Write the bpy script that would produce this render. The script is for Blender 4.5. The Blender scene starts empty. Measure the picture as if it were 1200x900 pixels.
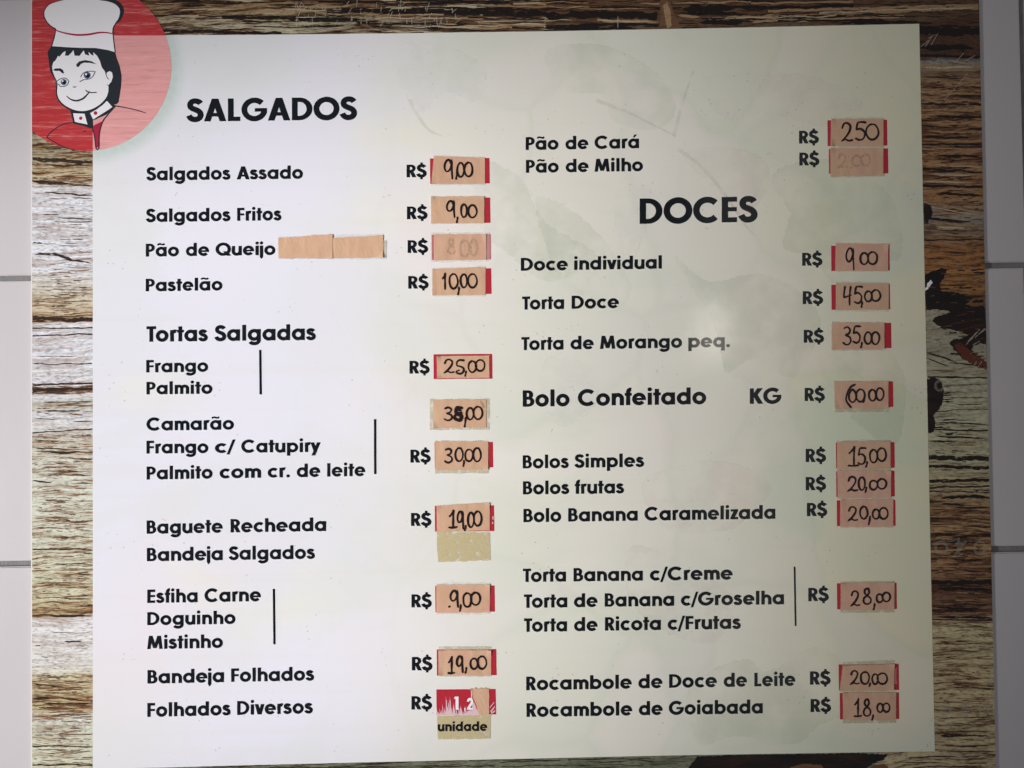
import bpy, bmesh, math, random
from mathutils import Vector, Matrix, noise
from mathutils.geometry import delaunay_2d_cdt
random.seed(7)
S = bpy.context.scene
COL = S.collection

# ------------------------------------------------------------------ camera
D = 0.852                      # metres from the lens to the board
FPX = 950.0                    # focal length in pixels of the 1200 px wide photograph
YAW, PIT, ROL = -0.00555644, -0.01952252, -0.01374647
def _rot():
    ca, sa, cb, sb, cc, sc = math.cos(YAW), math.sin(YAW), math.cos(PIT), math.sin(PIT), math.cos(ROL), math.sin(ROL)
    Ry = Matrix(((ca, 0, sa), (0, 1, 0), (-sa, 0, ca)))
    Rx = Matrix(((1, 0, 0), (0, cb, -sb), (0, sb, cb)))
    Rz = Matrix(((cc, -sc, 0), (sc, cc, 0), (0, 0, 1)))
    return Rz @ Rx @ Ry
MR = _rot(); MT = MR.transposed()
def P(px, py):
    """point of the board plane (x, z in metres) for a measured position in the photograph"""
    r = MT @ Vector(((px - 600) / FPX, (py - 450) / FPX, 1.0))
    return (r[0] / r[2] * D, -r[1] / r[2] * D)
cam = bpy.data.objects.new('camera', bpy.data.cameras.new('camera'))
COL.objects.link(cam)
cam.data.sensor_width = 36.0
cam.data.lens = 36.0 * FPX / 1200
cam.data.clip_start = 0.01; cam.data.clip_end = 100
# rows of MR are the camera's right, down and forward axes in (x right, y down, z forward)
def w(v): return Vector((v[0], v[2], -v[1]))
right, down, fwd = w(MR[0]), w(MR[1]), w(MR[2])
cam.matrix_world = Matrix.Translation((0, -D, 0)) @ Matrix((right, -down, -fwd)).transposed().to_4x4()
S.camera = cam

# ------------------------------------------------------------------ light
world = bpy.data.worlds.new('World'); S.world = world; world.use_nodes = True
world.node_tree.nodes['Background'].inputs['Color'].default_value = (0.95, 0.95, 1.0, 1)
world.node_tree.nodes['Background'].inputs['Strength'].default_value = 0.16
def area(name, loc, target, sx, sy, power, color, spread=180):
    l = bpy.data.lights.new(name, 'AREA'); l.spread = math.radians(spread); l.shape = 'RECTANGLE'; l.size = sx; l.size_y = sy
    l.energy = power; l.color = color
    o = bpy.data.objects.new(name, l); COL.objects.link(o); o.location = loc
    o.rotation_euler = (Vector(target) - Vector(loc)).to_track_quat('-Z', 'Y').to_euler()
    return o
area('window_light', (-1.53, -0.859, -0.24), (-0.29, 0, -0.055), 0.60, 0.90, 2.98, (1.0, 0.985, 1.0), 20)
area('room_veil_light', (1.22, -3.0, 0.0), (0.27, 0, 0), 0.60, 2.9, 1.8, (1.0, 0.96, 0.90))  # added lamp: stands in for the brighter room, veils and fills the right
area('ceiling_lamp', (0.975, -3.0, 0.295), (0.22, 0, 0.06), 0.15, 0.27, 0.90, (1.0, 0.95, 0.84))
S.view_settings.view_transform = 'Standard'
S.view_settings.look = 'None'
S.view_settings.exposure = 0.0
S.view_settings.gamma = 1.0

# ------------------------------------------------------------------ materials
class NT:
    def __init__(self, name, rough=0.3, spec=0.36):
        self.m = bpy.data.materials.new(name); self.m.use_nodes = True
        self.t = self.m.node_tree; self.n = self.t.nodes; self.l = self.t.links
        self.b = self.n['Principled BSDF']
        self.b.inputs['Roughness'].default_value = rough
        self.b.inputs['Specular IOR Level'].default_value = spec
        tc = self.n.new('ShaderNodeTexCoord'); self.pos = tc.outputs['Object']
        s = self.n.new('ShaderNodeSeparateXYZ'); self.l.new(self.pos, s.inputs[0])
        self.x, self.z = s.outputs['X'], s.outputs['Z']
    def rnd(self):
        return self.n.new('ShaderNodeObjectInfo').outputs['Random']
    def _in(self, sock, v):
        if isinstance(v, (int, float)): sock.default_value = v
        elif isinstance(v, (tuple, list)):
            sock.default_value = (tuple(v) + (1,))[:4] if len(sock.default_value) == 4 else v
        else: self.l.new(v, sock)
    def math(self, op, a, b=0.0, c=0.0, clamp=False):
        n = self.n.new('ShaderNodeMath'); n.operation = op; n.use_clamp = clamp
        self._in(n.inputs[0], a); self._in(n.inputs[1], b); self._in(n.inputs[2], c); return n.outputs[0]
    def step(self, v, lo, hi):
        n = self.n.new('ShaderNodeMapRange'); n.interpolation_type = 'SMOOTHSTEP'
        self._in(n.inputs['Value'], v); self._in(n.inputs['From Min'], lo); self._in(n.inputs['From Max'], hi)
        return n.outputs[0]
    def vec(self, sx, sz, off=0.0, src=None):
        n = self.n.new('ShaderNodeMapping'); self._in(n.inputs['Vector'], src or self.pos)
        n.inputs['Scale'].default_value = (sx, 1, sz); n.inputs['Location'].default_value = (off, off, off * 1.7)
        return n.outputs[0]
    def noise(self, sx, sz, detail=4, rough=0.55, off=0.0, dist=0.0, src=None):
        n = self.n.new('ShaderNodeTexNoise'); n.inputs['Scale'].default_value = 1.0
        n.inputs['Detail'].default_value = detail; n.inputs['Roughness'].default_value = rough
        n.inputs['Distortion'].default_value = dist
        self.l.new(self.vec(sx, sz, off, src), n.inputs['Vector']); return n.outputs['Fac']
    def voronoi(self, sx, sz, off=0.0, feature='F1'):
        n = self.n.new('ShaderNodeTexVoronoi'); n.feature = feature; n.inputs['Scale'].default_value = 1.0
        self.l.new(self.vec(sx, sz, off), n.inputs['Vector']); return n.outputs
    def mix(self, f, a, b, mode='MIX'):
        n = self.n.new('ShaderNodeMix'); n.data_type = 'RGBA'; n.blend_type = mode; n.clamp_factor = True
        self._in(n.inputs[0], f); self._in(n.inputs[6], a); self._in(n.inputs[7], b); return n.outputs[2]
    def ramp(self, f, stops, interp='LINEAR'):
        n = self.n.new('ShaderNodeValToRGB'); e = n.color_ramp.elements; n.color_ramp.interpolation = interp
        stops = sorted(stops, key=lambda s: s[0])
        e[0].position = stops[0][0]; e[1].position = stops[-1][0]
        e[0].color = tuple(stops[0][1]) + (1,); e[1].color = tuple(stops[-1][1]) + (1,)
        for p, c in stops[1:-1]: k = e.new(p); k.color = tuple(c) + (1,)
        self._in(n.inputs[0], f); return n.outputs[0]
    def bump(self, h, strength=0.2, dist=0.001):
        n = self.n.new('ShaderNodeBump'); n.inputs['Strength'].default_value = strength
        n.inputs['Distance'].default_value = dist; self._in(n.inputs['Height'], h)
        self.l.new(n.outputs[0], self.b.inputs['Normal'])
    def out(self, c): self._in(self.b.inputs['Base Color'], c); return self.m

GLOSS = 0.10
def film_bump(t): t.bump(t.noise(60, 60, 3, off=3), 0.045, 0.001)     # slight waviness of the laminate
def ink(name, c, var=0.15, rough=GLOSS):
    t = NT(name, rough); n = t.noise(300, 300, 3)
    r = t.out(t.mix(t.math('MULTIPLY', n, var), c, tuple(min(1, v * 1.6 + .02) for v in c))); film_bump(t); return r

M = {}
M['black'] = ink('black_ink', (0.006, 0.008, 0.011), 0.05)
M['hair'] = ink('dark_grey_ink', (0.020, 0.025, 0.032))
M['white'] = ink('white_ink', (0.82, 0.80, 0.82), 0.05)
M['pale'] = ink('pale_pink_ink', (0.62, 0.44, 0.47), 0.3)
M['eye'] = ink('blue_grey_ink', (0.06, 0.09, 0.15))
M['crimson'] = ink('crimson_ink', (0.36, 0.02, 0.05))
M['redbox'] = ink('red_box_ink', (0.40, 0.020, 0.034), 0.25)
M['dusky'] = ink('dusky_red_ink', (0.47, 0.13, 0.14), 0.3)
M['edge'] = ink('board_edge_plastic', (0.62, 0.60, 0.57), 0.2, 0.4)

def soft(name, c, alpha, rough=0.3, scale=200, lo=0.35, hi=0.65, gloss=True):
    """translucent film: patchy cover over what lies beneath"""
    t = NT(name, rough)
    n = t.noise(scale, scale, 4, 0.6)
    t.out(t.mix(n, c, tuple(v * 0.8 for v in c)))
    t._in(t.b.inputs['Alpha'], t.math('MULTIPLY', t.step(n, lo, hi), alpha, clamp=True))
    return t.m
M['tape'] = soft('yellowed_clear_tape', (0.64, 0.55, 0.38), 0.55, 0.25, scale=110, lo=.2, hi=.6)
M['tape_clear'] = soft('clear_tape', (0.75, 0.72, 0.66), 0.30, 0.22, lo=0.1, hi=0.7)
M['ghost'] = soft('faded_marker_ink', (0.24, 0.15, 0.14), 0.22, 0.4, 400, 0.3, 0.6)
M['water'] = soft('faint_overprint', (0.60, 0.56, 0.46), 0.26, 0.3, 500, 0.25, 0.6)
M['scratch'] = soft('pale_scratch', (0.66, 0.60, 0.46), 0.75, 0.3, 900, 0.3, 0.6)
M['glue'] = soft('old_glue', (0.66, 0.55, 0.30), 0.85, 0.3, 140, 0.22, 0.56)

def px2z(y, x=75): return P(x, y)[1]
ZT, ZB = px2z(-60), px2z(960)
def yn(t, warp=0.0015, sx=9, sz=60, x=75):
    """height on the board, warped a little, as 0 at the top .. 1 at the bottom"""
    wv = t.math('MULTIPLY', t.math('SUBTRACT', t.noise(sx, sz, 3, off=1.3), 0.5), warp * 2)
    zz = t.math('ADD', t.z, wv)
    n = t.n.new('ShaderNodeMapRange')
    t._in(n.inputs['Value'], zz); t._in(n.inputs['From Min'], ZT); t._in(n.inputs['From Max'], ZB)
    return n.outputs[0]
def yp(y, x=75): return (px2z(y, x) - ZT) / (ZB - ZT)

def wood(name, xref, tones, dens, dark, mid, fine=1.0, streak=(7, 230), second=None):
    """whitewashed board print: tone by height, broken by long brown grain"""
    t = NT(name, GLOSS)
    v = yn(t, x=xref)
    base = t.ramp(v, [(yp(y, xref), c) for y, c in tones])
    dn = t.ramp(v, [(yp(y, xref), (d, d, d)) for y, d in dens])
    if second:       # the print changes from one board to the next between two places along x
        xa, xb, tones2, dens2 = second
        k2 = t.step(t.math('ADD', t.x, t.math('MULTIPLY', t.math('SUBTRACT', t.noise(12, 60, 3, off=4), .5), .25)), P(xa, 20)[0], P(xb, 20)[0])
        base = t.mix(k2, base, t.ramp(v, [(yp(y, xref), c) for y, c in tones2]))
        dn = t.mix(k2, dn, t.ramp(v, [(yp(y, xref), (d, d, d)) for y, d in dens2]))
    warp = t.n.new('ShaderNodeVectorMath'); warp.operation = 'ADD'
    nz = t.n.new('ShaderNodeTexNoise'); nz.inputs['Scale'].default_value = 14; nz.inputs['Detail'].default_value = 2
    t.l.new(t.pos, nz.inputs['Vector'])
    sc = t.n.new('ShaderNodeVectorMath'); sc.operation = 'SCALE'; sc.inputs['Scale'].default_value = 0.016
    t.l.new(nz.outputs['Color'], sc.inputs[0]); t.l.new(t.pos, warp.inputs[0]); t.l.new(sc.outputs[0], warp.inputs[1])
    wp = warp.outputs[0]
    g1 = t.noise(streak[0] * 2, streak[1], 6, 0.72, 5.1, src=wp)
    g2 = t.noise(45, 620, 5, 0.7, 9.7, src=wp)
    g3 = t.noise(170, 620, 4, 0.65, 2.2, src=wp)
    base = t.mix(t.step(g1, 0.40, 0.66), base, t.mix(0.55, base, mid))
    s = t.math('ADD', t.math('MULTIPLY', g1, 0.5), t.math('MULTIPLY', g2, 0.5))
    th = t.math('SUBTRACT', 0.70, t.math('MULTIPLY', dn, 0.26))
    m1 = t.step(t.math('SUBTRACT', s, th), -0.02, 0.055)
    col = t.mix(m1, base, mid)
    m2 = t.step(t.math('SUBTRACT', t.math('ADD', t.math('MULTIPLY', g2, 0.45), t.math('MULTIPLY', g1, 0.55)), t.math('ADD', th, 0.045)), 0.0, 0.05)
    col = t.mix(m2, col, dark)
    col = t.mix(t.math('MULTIPLY', t.step(g3, 0.50, 0.64), 0.62 * fine), col, t.mix(0.72, col, dark))
    col = t.mix(t.math('MULTIPLY', t.step(g3, 0.46, 0.34), 0.38 * fine), col, t.mix(0.45, col, base, 'ADD'))
    film_bump(t)
    return t.out(col)
W_, C_, G_, B_ = (0.70, 0.71, 0.74), (0.62, 0.56, 0.42), (0.50, 0.50, 0.36), (0.30, 0.21, 0.12)
M['wood_left'] = wood('whitewashed_wood_print', 75,
    [(-60, C_), (150, (.42, .38, .27)), (180, (.34, .31, .21)), (205, (.52, .44, .28)), (216, (.62, .6, .5)), (222, W_), (290, W_), (315, W_), (345, (.6, .56, .44)),
     (372, (.52, .43, .28)), (382, W_), (462, W_), (475, (.46, .46, .36)), (486, W_), (520, (.58, .56, .46)), (560, (.66, .67, .57)),
     (640, (.62, .63, .50)), (700, (.62, .60, .42)), (719, (.40, .30, .14)), (727, (.74, .73, .73)), (780, (.72, .72, .68)),
     (795, (.58, .53, .34)), (830, (.48, .41, .24)), (842, (.66, .66, .58)), (862, (.64, .66, .52)), (960, (.56, .57, .40))],
    [(150, .84), (200, .80), (214, .85), (222, .2), (282, .25), (300, .5), (335, .5), (360, .70), (377, .98), (383, .15), (446, .18), (450, 1), (461, 1), (464, .2),
     (480, .78), (488, .25), (525, .76), (560, .60), (600, .66), (660, .70), (712, .72), (721, .98), (727, .02), (780, .06), (792, .76), (812, .66), (820, .98), (832, .9), (845, .52), (960, .70)],
    (0.040, 0.022, 0.013), (0.25, 0.125, 0.05))
M['wood_right'] = wood('brown_wood_print', 1125,
    [(-60, (.04, .02, .015)), (20, (.05, .028, .02)), (66, (.05, .03, .022)), (74, (.34, .32, .27)), (84, (.20, .13, .08)), (100, (.36, .22, .11)), (150, (.34, .19, .09)), (235, (.34, .18, .08)),
     (250, (.30, .26, .2)), (272, (.22, .17, .12)), (290, (.34, .155, .05)), (335, (.38, .18, .06)), (362, (.12, .07, .04)), (395, (.1, .06, .04)), (425, (.40, .38, .26)),
     (490, (.46, .45, .30)), (555, (.48, .44, .27)), (582, (.40, .30, .17)), (600, (.32, .19, .09)), (625, (.42, .28, .13)), (660, (.36, .20, .10)), (690, (.12, .05, .03)), (722, (.30, .18, .11)), (730, (.56, .48, .28)), (800, (.54, .44, .24)), (840, (.52, .43, .25)), (960, (.50, .41, .24))],
    [(0, .85), (66, .8), (76, .45), (100, .86), (200, .84), (250, .72), (300, .72), (340, .75), (400, .7), (440, .42), (490, .4), (560, .5), (600, .84), (690, .95), (722, .9), (732, .66), (800, .72), (960, .66)],
    (0.016, 0.008, 0.006), (0.115, 0.048, 0.022), 1.0, (6, 170))
M['wood_top'] = wood('dark_wood_print', 600,
    [(-60, (.3, .2, .1)), (0, (.30, .19, .095)), (12, (.36, .27, .15)), (24, (.42, .38, .25)), (42, (.52, .48, .33)), (960, (.4, .4, .3))],
    [(-60, .85), (0, .90), (8, .86), (30, .80), (44, .86), (960, .8)], (0.014, 0.008, 0.006), (0.11, 0.052, 0.024), 1.0, (4, 170),
    (330, 560, [(-60, (.08, .05, .03)), (0, (.13, .07, .035)), (20, (.10, .06, .035)), (60, (.2, .17, .11)), (960, (.2, .17, .11))], [(-60, .9), (0, .9), (15, .92), (40, .9), (960, .8)]))
M['wood_bottom'] = wood('grey_green_wood_print', 500,
    [(0, (.10, .11, .08)), (880, (.16, .17, .11)), (960, (.2, .21, .14))],
    [(0, .6), (960, .7)], (0.02, 0.022, 0.018), (0.08, 0.085, 0.055))

# disc of the emblem: solid print over wood grain
def disc_mat(name, c, c2, amt):
    t = NT(name, GLOSS)
    g = t.math('ADD', t.math('MULTIPLY', t.noise(14, 260, 5, 0.65, 4), 0.6), t.math('MULTIPLY', t.noise(60, 700, 3, 0.6, 8), 0.4))
    col = t.mix(t.math('MULTIPLY', t.step(g, 0.50, 0.68), amt), c, c2)
    col = t.mix(t.math('MULTIPLY', t.step(g, 0.50, 0.36), 0.5 * amt), col, tuple(v * 0.55 for v in c))
    film_bump(t); return t.out(col)
M['disc_red'] = disc_mat('red_disc_print', (0.47, 0.040, 0.045), (0.68, 0.28, 0.26), 0.8)
M['disc_pink'] = disc_mat('pink_disc_print', (0.74, 0.34, 0.33), (0.78, 0.44, 0.42), 0.8)

# pale panel
t = NT('pale_panel_print', GLOSS)
nA = t.noise(3.2, 5.0, 5, 0.6, 0.7, 0.8); nB = t.noise(4.5, 3.5, 4, 0.6, 6.2, 0.5); nC = t.noise(2, 90, 3, 0.5, 2)
side = t.step(t.x, -0.22, 0.40)
base = t.mix(t.step(t.x, -0.25, 0.06), (0.735, 0.725, 0.785), (0.79, 0.755, 0.665))
base = t.mix(t.step(t.x, 0.12, 0.45), base, (0.74, 0.69, 0.46))
grn = t.math('MULTIPLY', t.step(nA, 0.45, 0.66), t.math('ADD', 0.22, t.math('MULTIPLY', side, 0.60)))
base = t.mix(grn, base, (0.60, 0.66, 0.49))
pnk = t.math('MULTIPLY', t.step(nB, 0.50, 0.75), 0.42)
base = t.mix(pnk, base, (0.79, 0.68, 0.65))
# ghost of petals and leaves: curved outlines of large warped cells
wn = t.n.new('ShaderNodeTexNoise'); wn.inputs['Scale'].default_value = 5; wn.inputs['Detail'].default_value = 3; t.l.new(t.pos, wn.inputs['Vector'])
wa = t.n.new('ShaderNodeVectorMath'); wa.operation = 'SCALE'; wa.inputs['Scale'].default_value = 0.16; t.l.new(wn.outputs['Color'], wa.inputs[0])
wb = t.n.new('ShaderNodeVectorMath'); wb.operation = 'ADD'; t.l.new(t.pos, wb.inputs[0]); t.l.new(wa.outputs[0], wb.inputs[1])
ve = t.n.new('ShaderNodeTexVoronoi'); ve.feature = 'DISTANCE_TO_EDGE'; ve.inputs['Scale'].default_value = 1.0
t.l.new(t.vec(6.5, 5.0, 1.1, wb.outputs[0]), ve.inputs['Vector'])
vc = t.n.new('ShaderNodeTexVoronoi'); vc.feature = 'F1'; vc.inputs['Scale'].default_value = 1.0
t.l.new(t.vec(6.5, 5.0, 1.1, wb.outputs[0]), vc.inputs['Vector'])
cellv = t.n.new('ShaderNodeSeparateColor'); t.l.new(vc.outputs['Color'], cellv.inputs[0])
inner = t.step(t.x, -0.20, 0.05)
base = t.mix(t.math('MULTIPLY', t.math('MULTIPLY', t.step(ve.outputs[0], 0.05, 0.0), inner), 0.17), base, (0.48, 0.53, 0.40))
base = t.mix(t.math('MULTIPLY', t.math('MULTIPLY', cellv.outputs[0], inner), 0.34), base, (0.62, 0.68, 0.55))
base = t.mix(t.math('MULTIPLY', t.math('MULTIPLY', cellv.outputs[1], inner), 0.26), base, (0.80, 0.73, 0.71))
vo = t.voronoi(7, 6, 3.0, 'SMOOTH_F1')
base = t.mix(t.math('MULTIPLY', t.step(vo['Distance'], 0.30, 0.62), 0.14), base, (0.58, 0.62, 0.52))
yel = t.math('MULTIPLY', t.step(t.noise(4, 6, 3, 0.5, 11), 0.56, 0.76), 0.35)
base = t.mix(yel, base, (0.80, 0.78, 0.54))
base = t.mix(t.math('MULTIPLY', t.step(nC, 0.5, 0.75), 0.10), base, (0.66, 0.62, 0.52))
# printed green halo round the emblem disc
dcx, dcz = P(102, 78); rr = P(201, 78)[0] - dcx
dx = t.math('SUBTRACT', t.x, dcx + 0.003); dz = t.math('SUBTRACT', t.z, dcz - 0.004)
dist = t.math('SQRT', t.math('ADD', t.math('MULTIPLY', dx, dx), t.math('MULTIPLY', dz, dz)))
halo = t.math('MULTIPLY', t.step(dist, rr + 0.016, rr - 0.002), t.math('ADD', 0.22, t.math('MULTIPLY', t.noise(150, 150, 4), 0.5)))
base = t.mix(halo, base, (0.34, 0.50, 0.40))
# small dirt specks
sp = t.voronoi(150, 150, 7.0)
keep = t.step(t.noise(35, 35, 2, 0.5, 5.5), 0.56, 0.66)
spk = t.math('MULTIPLY', t.math('MULTIPLY', t.step(sp['Distance'], 0.17, 0.07), keep), 0.5)
base = t.mix(spk, base, (0.30, 0.26, 0.24))
sm = t.math('MULTIPLY', t.step(t.noise(25, 8, 5, 0.7, 21), 0.58, 0.78), 0.16)
base = t.mix(sm, base, (0.60, 0.55, 0.46))
scv = t.voronoi(60, 400, 31.0); base = t.mix(t.math('MULTIPLY', t.math('MULTIPLY', t.step(scv['Distance'], 0.12, 0.03), t.step(t.noise(10, 10, 2, .5, 8), .5, .6)), 0.35), base, (0.45, 0.42, 0.38))
t._in(t.b.inputs['Roughness'], t.math('ADD', 0.085, t.math('MULTIPLY', t.noise(18, 18, 4, .6, 14), 0.05)))
t.out(base); film_bump(t)
M['panel'] = t.m

# paper slip
t = NT('beige_paper_slip', 0.36)
n1 = t.noise(110, 35, 3, 0.5, 0.3); n2 = t.noise(70, 70, 3, 0.5, 4)
c = t.mix(t.step(n1, 0.35, 0.7), (0.565, 0.34, 0.215), (0.61, 0.385, 0.255))
c = t.mix(t.math('MULTIPLY', t.step(n2, 0.45, 0.65), 0.50), c, (0.66, 0.36, 0.26))
c = t.mix(t.math('MULTIPLY', t.step(t.noise(900, 900, 2), 0.55, 0.75), 0.18), c, (0.45, 0.27, 0.17))
c = t.mix(t.math('MULTIPLY', t.rnd(), 0.38), c, (0.60, 0.40, 0.24))
c = t.mix(t.math('MULTIPLY', t.step(t.noise(45, 600, 3, .6, 12), 0.60, 0.70), 0.30), c, (0.42, 0.25, 0.15))
t.out(c); t.bump(t.math('ADD', n1, t.noise(400, 400, 3)), 0.30, 0.0008)
M['paper'] = t.m
t = NT('pink_beige_paper_slip', 0.36)
n1 = t.noise(100, 45, 3, 0.5, 1.3); n2 = t.noise(60, 80, 3, 0.5, 7)
c = t.mix(t.step(n1, 0.35, 0.7), (0.58, 0.35, 0.24), (0.61, 0.38, 0.27))
c = t.mix(t.math('MULTIPLY', t.step(n2, 0.45, 0.65), 0.50), c, (0.58, 0.30, 0.24))
c = t.mix(t.math('MULTIPLY', t.step(t.noise(900, 900, 2), 0.55, 0.75), 0.18), c, (0.45, 0.27, 0.2))
c = t.mix(t.math('MULTIPLY', t.rnd(), 0.45), c, (0.56, 0.38, 0.22))
c = t.mix(t.math('MULTIPLY', t.step(t.noise(45, 600, 3, .6, 12), 0.60, 0.70), 0.25), c, (0.40, 0.22, 0.15))
t.out(c); t.bump(t.math('ADD', n1, t.noise(400, 400, 3)), 0.28, 0.0008)
M['paper_pink'] = t.m
M['marker'] = ink('dark_marker_ink', (0.014, 0.006, 0.006), 0.12, 0.3)
M['fold'] = ink('dark_paper_edge', (0.36, 0.24, 0.15), 0.3, 0.5)  # darker brown paper tone, used on the tape curl

# tiles and grout
t = NT('glazed_wall_tile', 0.34)
n1 = t.noise(3, 3, 3, 0.5); sp = t.voronoi(90, 90, 2.0); kp = t.step(t.noise(14, 14, 2, 0.5, 3), 0.50, 0.62)
c = t.mix(n1, (0.48, 0.455, 0.47), (0.54, 0.51, 0.525))
c = t.mix(t.math('MULTIPLY', t.step(t.noise(18, 18, 5, 0.65, 6), 0.5, 0.8), 0.25), c, (0.48, 0.45, 0.46))
c = t.mix(t.math('MULTIPLY', t.math('MULTIPLY', t.step(sp['Distance'], 0.14, 0.05), kp), 0.55), c, (0.30, 0.27, 0.27))
c = t.mix(t.math('MULTIPLY', t.rnd(), 0.22), c, (0.60, 0.55, 0.52))
t.out(c); t.bump(t.noise(25, 25, 3), 0.10, 0.002)
M['tile'] = t.m
t = NT('dirty_grout', 0.9)
c = t.mix(t.noise(60, 60, 5, 0.7), (0.13, 0.125, 0.125), (0.30, 0.285, 0.28)); t.out(c); t.bump(t.noise(300, 300, 4), 0.5, 0.002)
M['grout'] = t.m

# ------------------------------------------------------------------ mesh helpers
def link(name, me, parent=None, label=None):
    o = bpy.data.objects.new(name, me); COL.objects.link(o)
    if parent is not None: o.parent = parent
    if label: o['label'] = label
    return o
def tag(o, label, cat=None, group=None, kind=None):
    o['label'] = label
    if cat: o['category'] = cat
    if group: o['group'] = group
    if kind: o['kind'] = kind
    return o

def triangulate(polys):
    """union of overlapping 2-D polygons -> clean flat triangles"""
    vs, fs = [], []
    for p in polys:
        a = sum(p[i][0] * p[(i + 1) % len(p)][1] - p[(i + 1) % len(p)][0] * p[i][1] for i in range(len(p)))
        if abs(a) < 1e-9: continue
        q = p if a > 0 else p[::-1]
        fs.append(list(range(len(vs), len(vs) + len(q)))); vs += [Vector(v) for v in q]
    r = delaunay_2d_cdt(vs, [], fs, 0, 1e-6, True)
    return [tuple(v) for v in r[0]], [tuple(f) for f, of in zip(r[2], r[5]) if of]

def ribbon(pts, width, closed=False, caps=False, wf=None):
    """quads along a centre line with mitred joints; width may vary by wf(s in 0..1)"""
    pts = [Vector(p) for p in pts]
    n = len(pts); L, R = [], []
    for i in range(n):
        if closed: a, b, c = pts[i - 1], pts[i], pts[(i + 1) % n]
        else: a, b, c = pts[max(i - 1, 0)], pts[i], pts[min(i + 1, n - 1)]
        d1 = (b - a).normalized() if (b - a).length > 1e-9 else None
        d2 = (c - b).normalized() if (c - b).length > 1e-9 else None
        if d1 is None: d1 = d2
        if d2 is None: d2 = d1
        n1 = Vector((-d1.y, d1.x)); n2 = Vector((-d2.y, d2.x))
        m = n1 + n2
        m = m.normalized() if m.length > 1e-6 else n1
        k = 1 / max(0.45, m.dot(n1))
        h = (width * (wf(i / max(1, n - 1)) if wf else 1)) / 2 * k
        L.append(b + m * h); R.append(b - m * h)
    out = []
    for i in range(n if closed else n - 1):
        j = (i + 1) % n
        out.append([tuple(R[i]), tuple(R[j]), tuple(L[j])]); out.append([tuple(R[i]), tuple(L[j]), tuple(L[i])])
    if caps:
        for e, k in ((pts[0], 0), (pts[-1], 1)):
            r = width / 2 * (wf(k) if wf else 1)
            out.append([(e.x + r * math.cos(a * math.pi / 4), e.y + r * math.sin(a * math.pi / 4)) for a in range(8)])
    return out

def smooth(pts, closed=False, k=6):
    pts = [Vector(p) for p in pts]; n = len(pts); out = []
    rng = range(n if closed else n - 1)
    for i in rng:
        if closed: p0, p1, p2, p3 = pts[i - 1], pts[i], pts[(i + 1) % n], pts[(i + 2) % n]
        else: p0, p1, p2, p3 = pts[max(i - 1, 0)], pts[i], pts[i + 1], pts[min(i + 2, n - 1)]
        for s in range(k):
            u = s / k
            v = 0.5 * ((2 * p1) + (p2 - p0) * u + (2 * p0 - 5 * p1 + 4 * p2 - p3) * u * u + (3 * p1 - p0 - 3 * p2 + p3) * u ** 3)
            out.append(tuple(v))
    if not closed: out.append(tuple(pts[-1]))
    return out

STEP = 0.00010
def sheet(name, polys_px, mat, layer, parent, label=None, pre=None):
    """flat print: polygons in photograph positions, laid on the board as one mesh"""
    if pre: vs, fs = pre
    else: vs, fs = triangulate(polys_px)
    me = bpy.data.meshes.new(name)
    me.from_pydata([(P(x, y)[0], -layer * STEP, P(x, y)[1]) for x, y in vs], [], fs)
    me.materials.append(mat); me.update()
    if me.polygons and me.polygons[0].normal.y > 0: me.flip_normals()
    return link(name, me, parent, label)

# ------------------------------------------------------------------ lettering (monoline geometric capitals and small letters)
WT = 0.238; H2 = 0.117; XH = 0.745
def arc(cx, cy, rx, ry, a0, a1, n=None):
    n = n or max(4, int(abs(a1 - a0) / 11))
    return [(cx + rx * math.cos(math.radians(a0 + (a1 - a0) * i / n)), cy + ry * math.sin(math.radians(a0 + (a1 - a0) * i / n))) for i in range(n + 1)]
def bez(p0, *segs):
    out = [p0]; a = Vector(p0)
    for c1, c2, e in segs:
        c1, c2, e = Vector(c1), Vector(c2), Vector(e)
        for i in range(1, 8):
            u = i / 7; out.append(tuple(a * (1 - u) ** 3 + 3 * c1 * u * (1 - u) ** 2 + 3 * c2 * u * u * (1 - u) + e * u ** 3))
        a = e
    return out
def bar(x0, y0, x1, y1): return [(x0, y0), (x1, y0), (x1, y1), (x0, y1)]
def stem(x, y0, y1): return bar(x - H2, y0, x + H2, y1)
def rb(p, wd=WT, closed=False): return ribbon(p, wd, closed)
def slant(xb, xt, y0, y1, wd=WT * 1.1): return [(xb - wd / 2, y0), (xb + wd / 2, y0), (xt + wd / 2, y1), (xt - wd / 2, y1)]
def dot(x, y, r=0.125): return arc(x, y, r, r, 0, 330, 11)
S_UP = bez((0.545, 0.79), ((.50, .87), (.42, .908), (.33, .908)), ((.20, .908), (.125, .83), (.125, .735)), ((.125, .62), (.21, .575), (.335, .525)),
           ((.47, .475), (.55, .40), (.55, .285)), ((.55, .17), (.45, .092), (.32, .092)), ((.20, .092), (.115, .16), (.075, .275)))
S_LO = bez((.425, .56), ((.38, .62), (.32, .655), (.25, .655)), ((.16, .655), (.105, .61), (.105, .55)), ((.105, .47), (.17, .44), (.26, .405)),
           ((.36, .37), (.435, .325), (.435, .235)), ((.435, .14), (.36, .088), (.25, .088)), ((.15, .088), (.085, .14), (.06, .23)))
def bowl(cx, a0=0, a1=360): return rb(arc(cx, .370, .268, .273, a0, a1)[:-1] if a1 - a0 == 360 else arc(cx, .370, .268, .273, a0, a1), WT * .96, a1 - a0 == 360)
def arch(x0, x1, foot=0.0):
    c = (x0 + x1) / 2; r = (x1 - x0) / 2
    return rb(arc(c, .635 - r * 1.05, r, r * 1.05, 180, 0) + [(x1, foot)], WT)
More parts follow.
